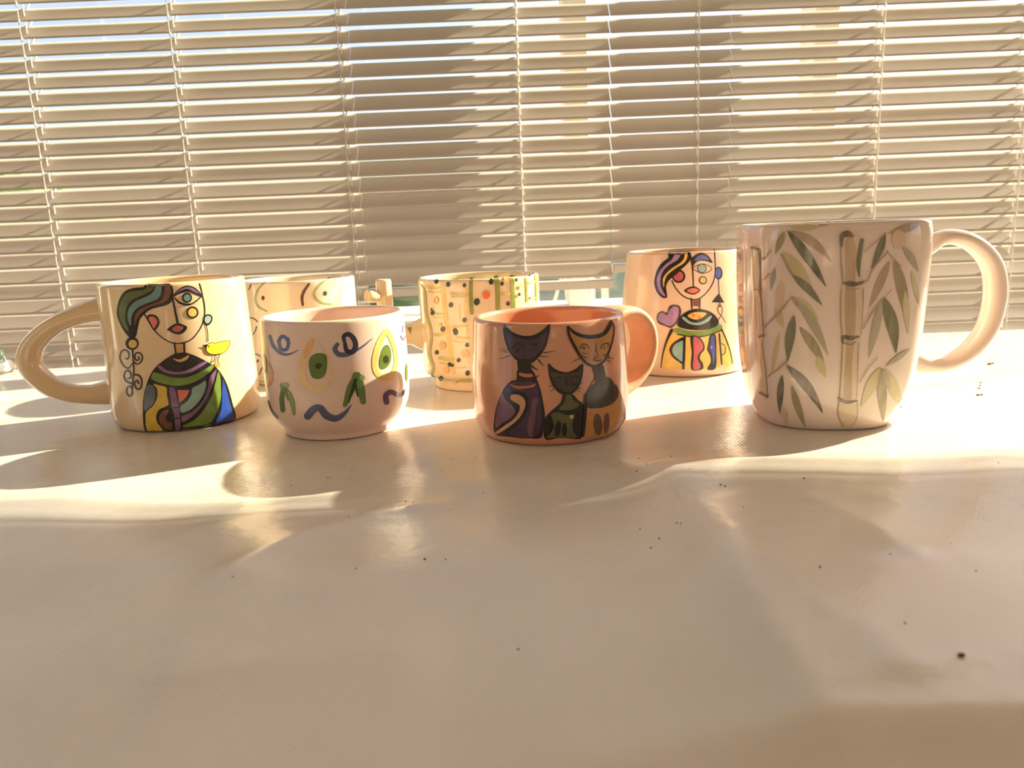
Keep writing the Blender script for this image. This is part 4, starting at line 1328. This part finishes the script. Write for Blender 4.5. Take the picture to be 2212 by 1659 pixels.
# ------------------------------------------------------------------ small ornament at the edge of the table, crumbs
M_spk = mat('speckled_green_stone', (0.03, 0.05, 0.035), .35, noise=(420, (0.35, 0.42, 0.33), .9, (.5, .62)))
M_clear = mat('clear_glass', (0.95, 0.92, 0.88), .05, transm=.9)
og_ = on_ground(-26, 806)
orn = thing('ornament', 'small speckled green cone ornament on a clear glass foot by the blind', 'ornament', (og_.x, og_.y, 0))
v, f = lathe(smooth_profile([(0, .0), (.018, .0), (.0225, .0012), (.0228, .004), (.0200, .0088), (.0165, .0105), (.0, .0108)]), 64)
mesh_obj('foot', v, f, M_clear, orn)
v, f = lathe(smooth_profile([(0, .0095), (.0150, .0098), (.0158, .0115), (.0140, .020), (.0115, .030), (.008, .040), (.003, .047), (0, .0478)]), 64)
mesh_obj('cone', v, f, M_spk, orn)

M_crumb = mat('crumb', (0.17, 0.11, 0.07), .9, noise=(900, (0.07, 0.045, 0.03), .8))
M_crumb2 = mat('pale_crumb', (0.40, 0.24, 0.12), .9, noise=(900, (0.25, 0.14, 0.07), .8))
crumb_me = []
for s_ in range(4):
    bm = bmesh.new()
    bmesh.ops.create_icosphere(bm, subdivisions=2, radius=1)
    rnd = random.Random(s_)
    for v_ in bm.verts:
        v_.co *= rnd.uniform(.75, 1.2)
        v_.co.z *= .6
    me = bpy.data.meshes.new('crumb')
    bm.to_mesh(me)
    bm.free()
    me.materials.append(M_crumb2 if s_ == 3 else M_crumb)
    crumb_me.append(me)
CR = [(918, 1218, 5), (963, 1218, 4), (877, 1086, 3), (893, 1089, 3), (770, 1241, 3), (755, 1129, 3), (707, 1027, 2.5), (713, 1027, 2.5), (760, 1014, 2.5), (755, 1028, 2), (978, 991, 2.5), (1030, 986, 2), (953, 1013, 2.5), (1043, 1065, 2.5), (628, 1042, 3), (972, 1101, 2),
      (1556, 1084, 4), (1566, 1087, 4), (1736, 1065, 4), (1768, 1297, 5), (2070, 1497, 11), (1450, 995, 3), (1375, 1037, 3), (1340, 1010, 2.5), (1398, 1025, 2.5), (1424, 1187, 4), (1406, 1205, 4), (1462, 1162, 3.5), (1470, 1165, 3), (1383, 1160, 3), (1605, 1136, 2.5), (1920, 1256, 3), (1950, 1423, 4), (2104, 1279, 2.5), (2050, 1217, 2),
      (1120, 1405, 5), (505, 1261, 3), (1380, 996, 2.5), (1490, 1052, 2.5), (2155, 1020, 2)]
for i, (cx, cy, r_) in enumerate(CR):
    g = on_ground(cx, cy)
    h = float(cloth_h(np.array([[g.x]]), np.array([[g.y]]))[0, 0])
    rr = .55 * r_ * (g - EYE).length / F_PX
    o = bpy.data.objects.new('crumb', crumb_me[i % 3])
    C.objects.link(o)
    o.location = (g.x, g.y, h + rr * .42)
    o.scale = (rr * 1.1, rr * .8, rr)
    o.rotation_euler = (0, 0, i * 1.7)
    if r_ > 8:
        tag(o, 'largest dark crumb, alone on the bare cloth in front of the bamboo mug', 'crumb', 'dark crumbs on the tablecloth')
    else:
        tag(o, 'tiny dark crumb lying on the white tablecloth', 'crumb', 'dark crumbs on the tablecloth')
for i, (cx, cy, r_) in enumerate([(2138, 787, 6), (2145, 785, 4), (2118, 827, 3), (2117, 833, 3), (2115, 839, 4), (2113, 854, 5), (2121, 853, 4)]):
    g = on_ground(cx, cy)
    rr = .62 * r_ * (g - EYE).length / F_PX
    o = bpy.data.objects.new('crumb', crumb_me[3])
    C.objects.link(o)
    o.location = (g.x, g.y, rr * .40)
    o.scale = (rr * 1.2, rr * .8, rr * .8)
    o.rotation_euler = (0, 0, i * 1.1)
    tag(o, 'pale brown crumb on the cloth beside the bamboo mug handle', 'crumb', 'pale crumbs by the bamboo mug')
for o in list(bpy.data.objects):
    if o.name == 'tmp':
        bpy.data.objects.remove(o)
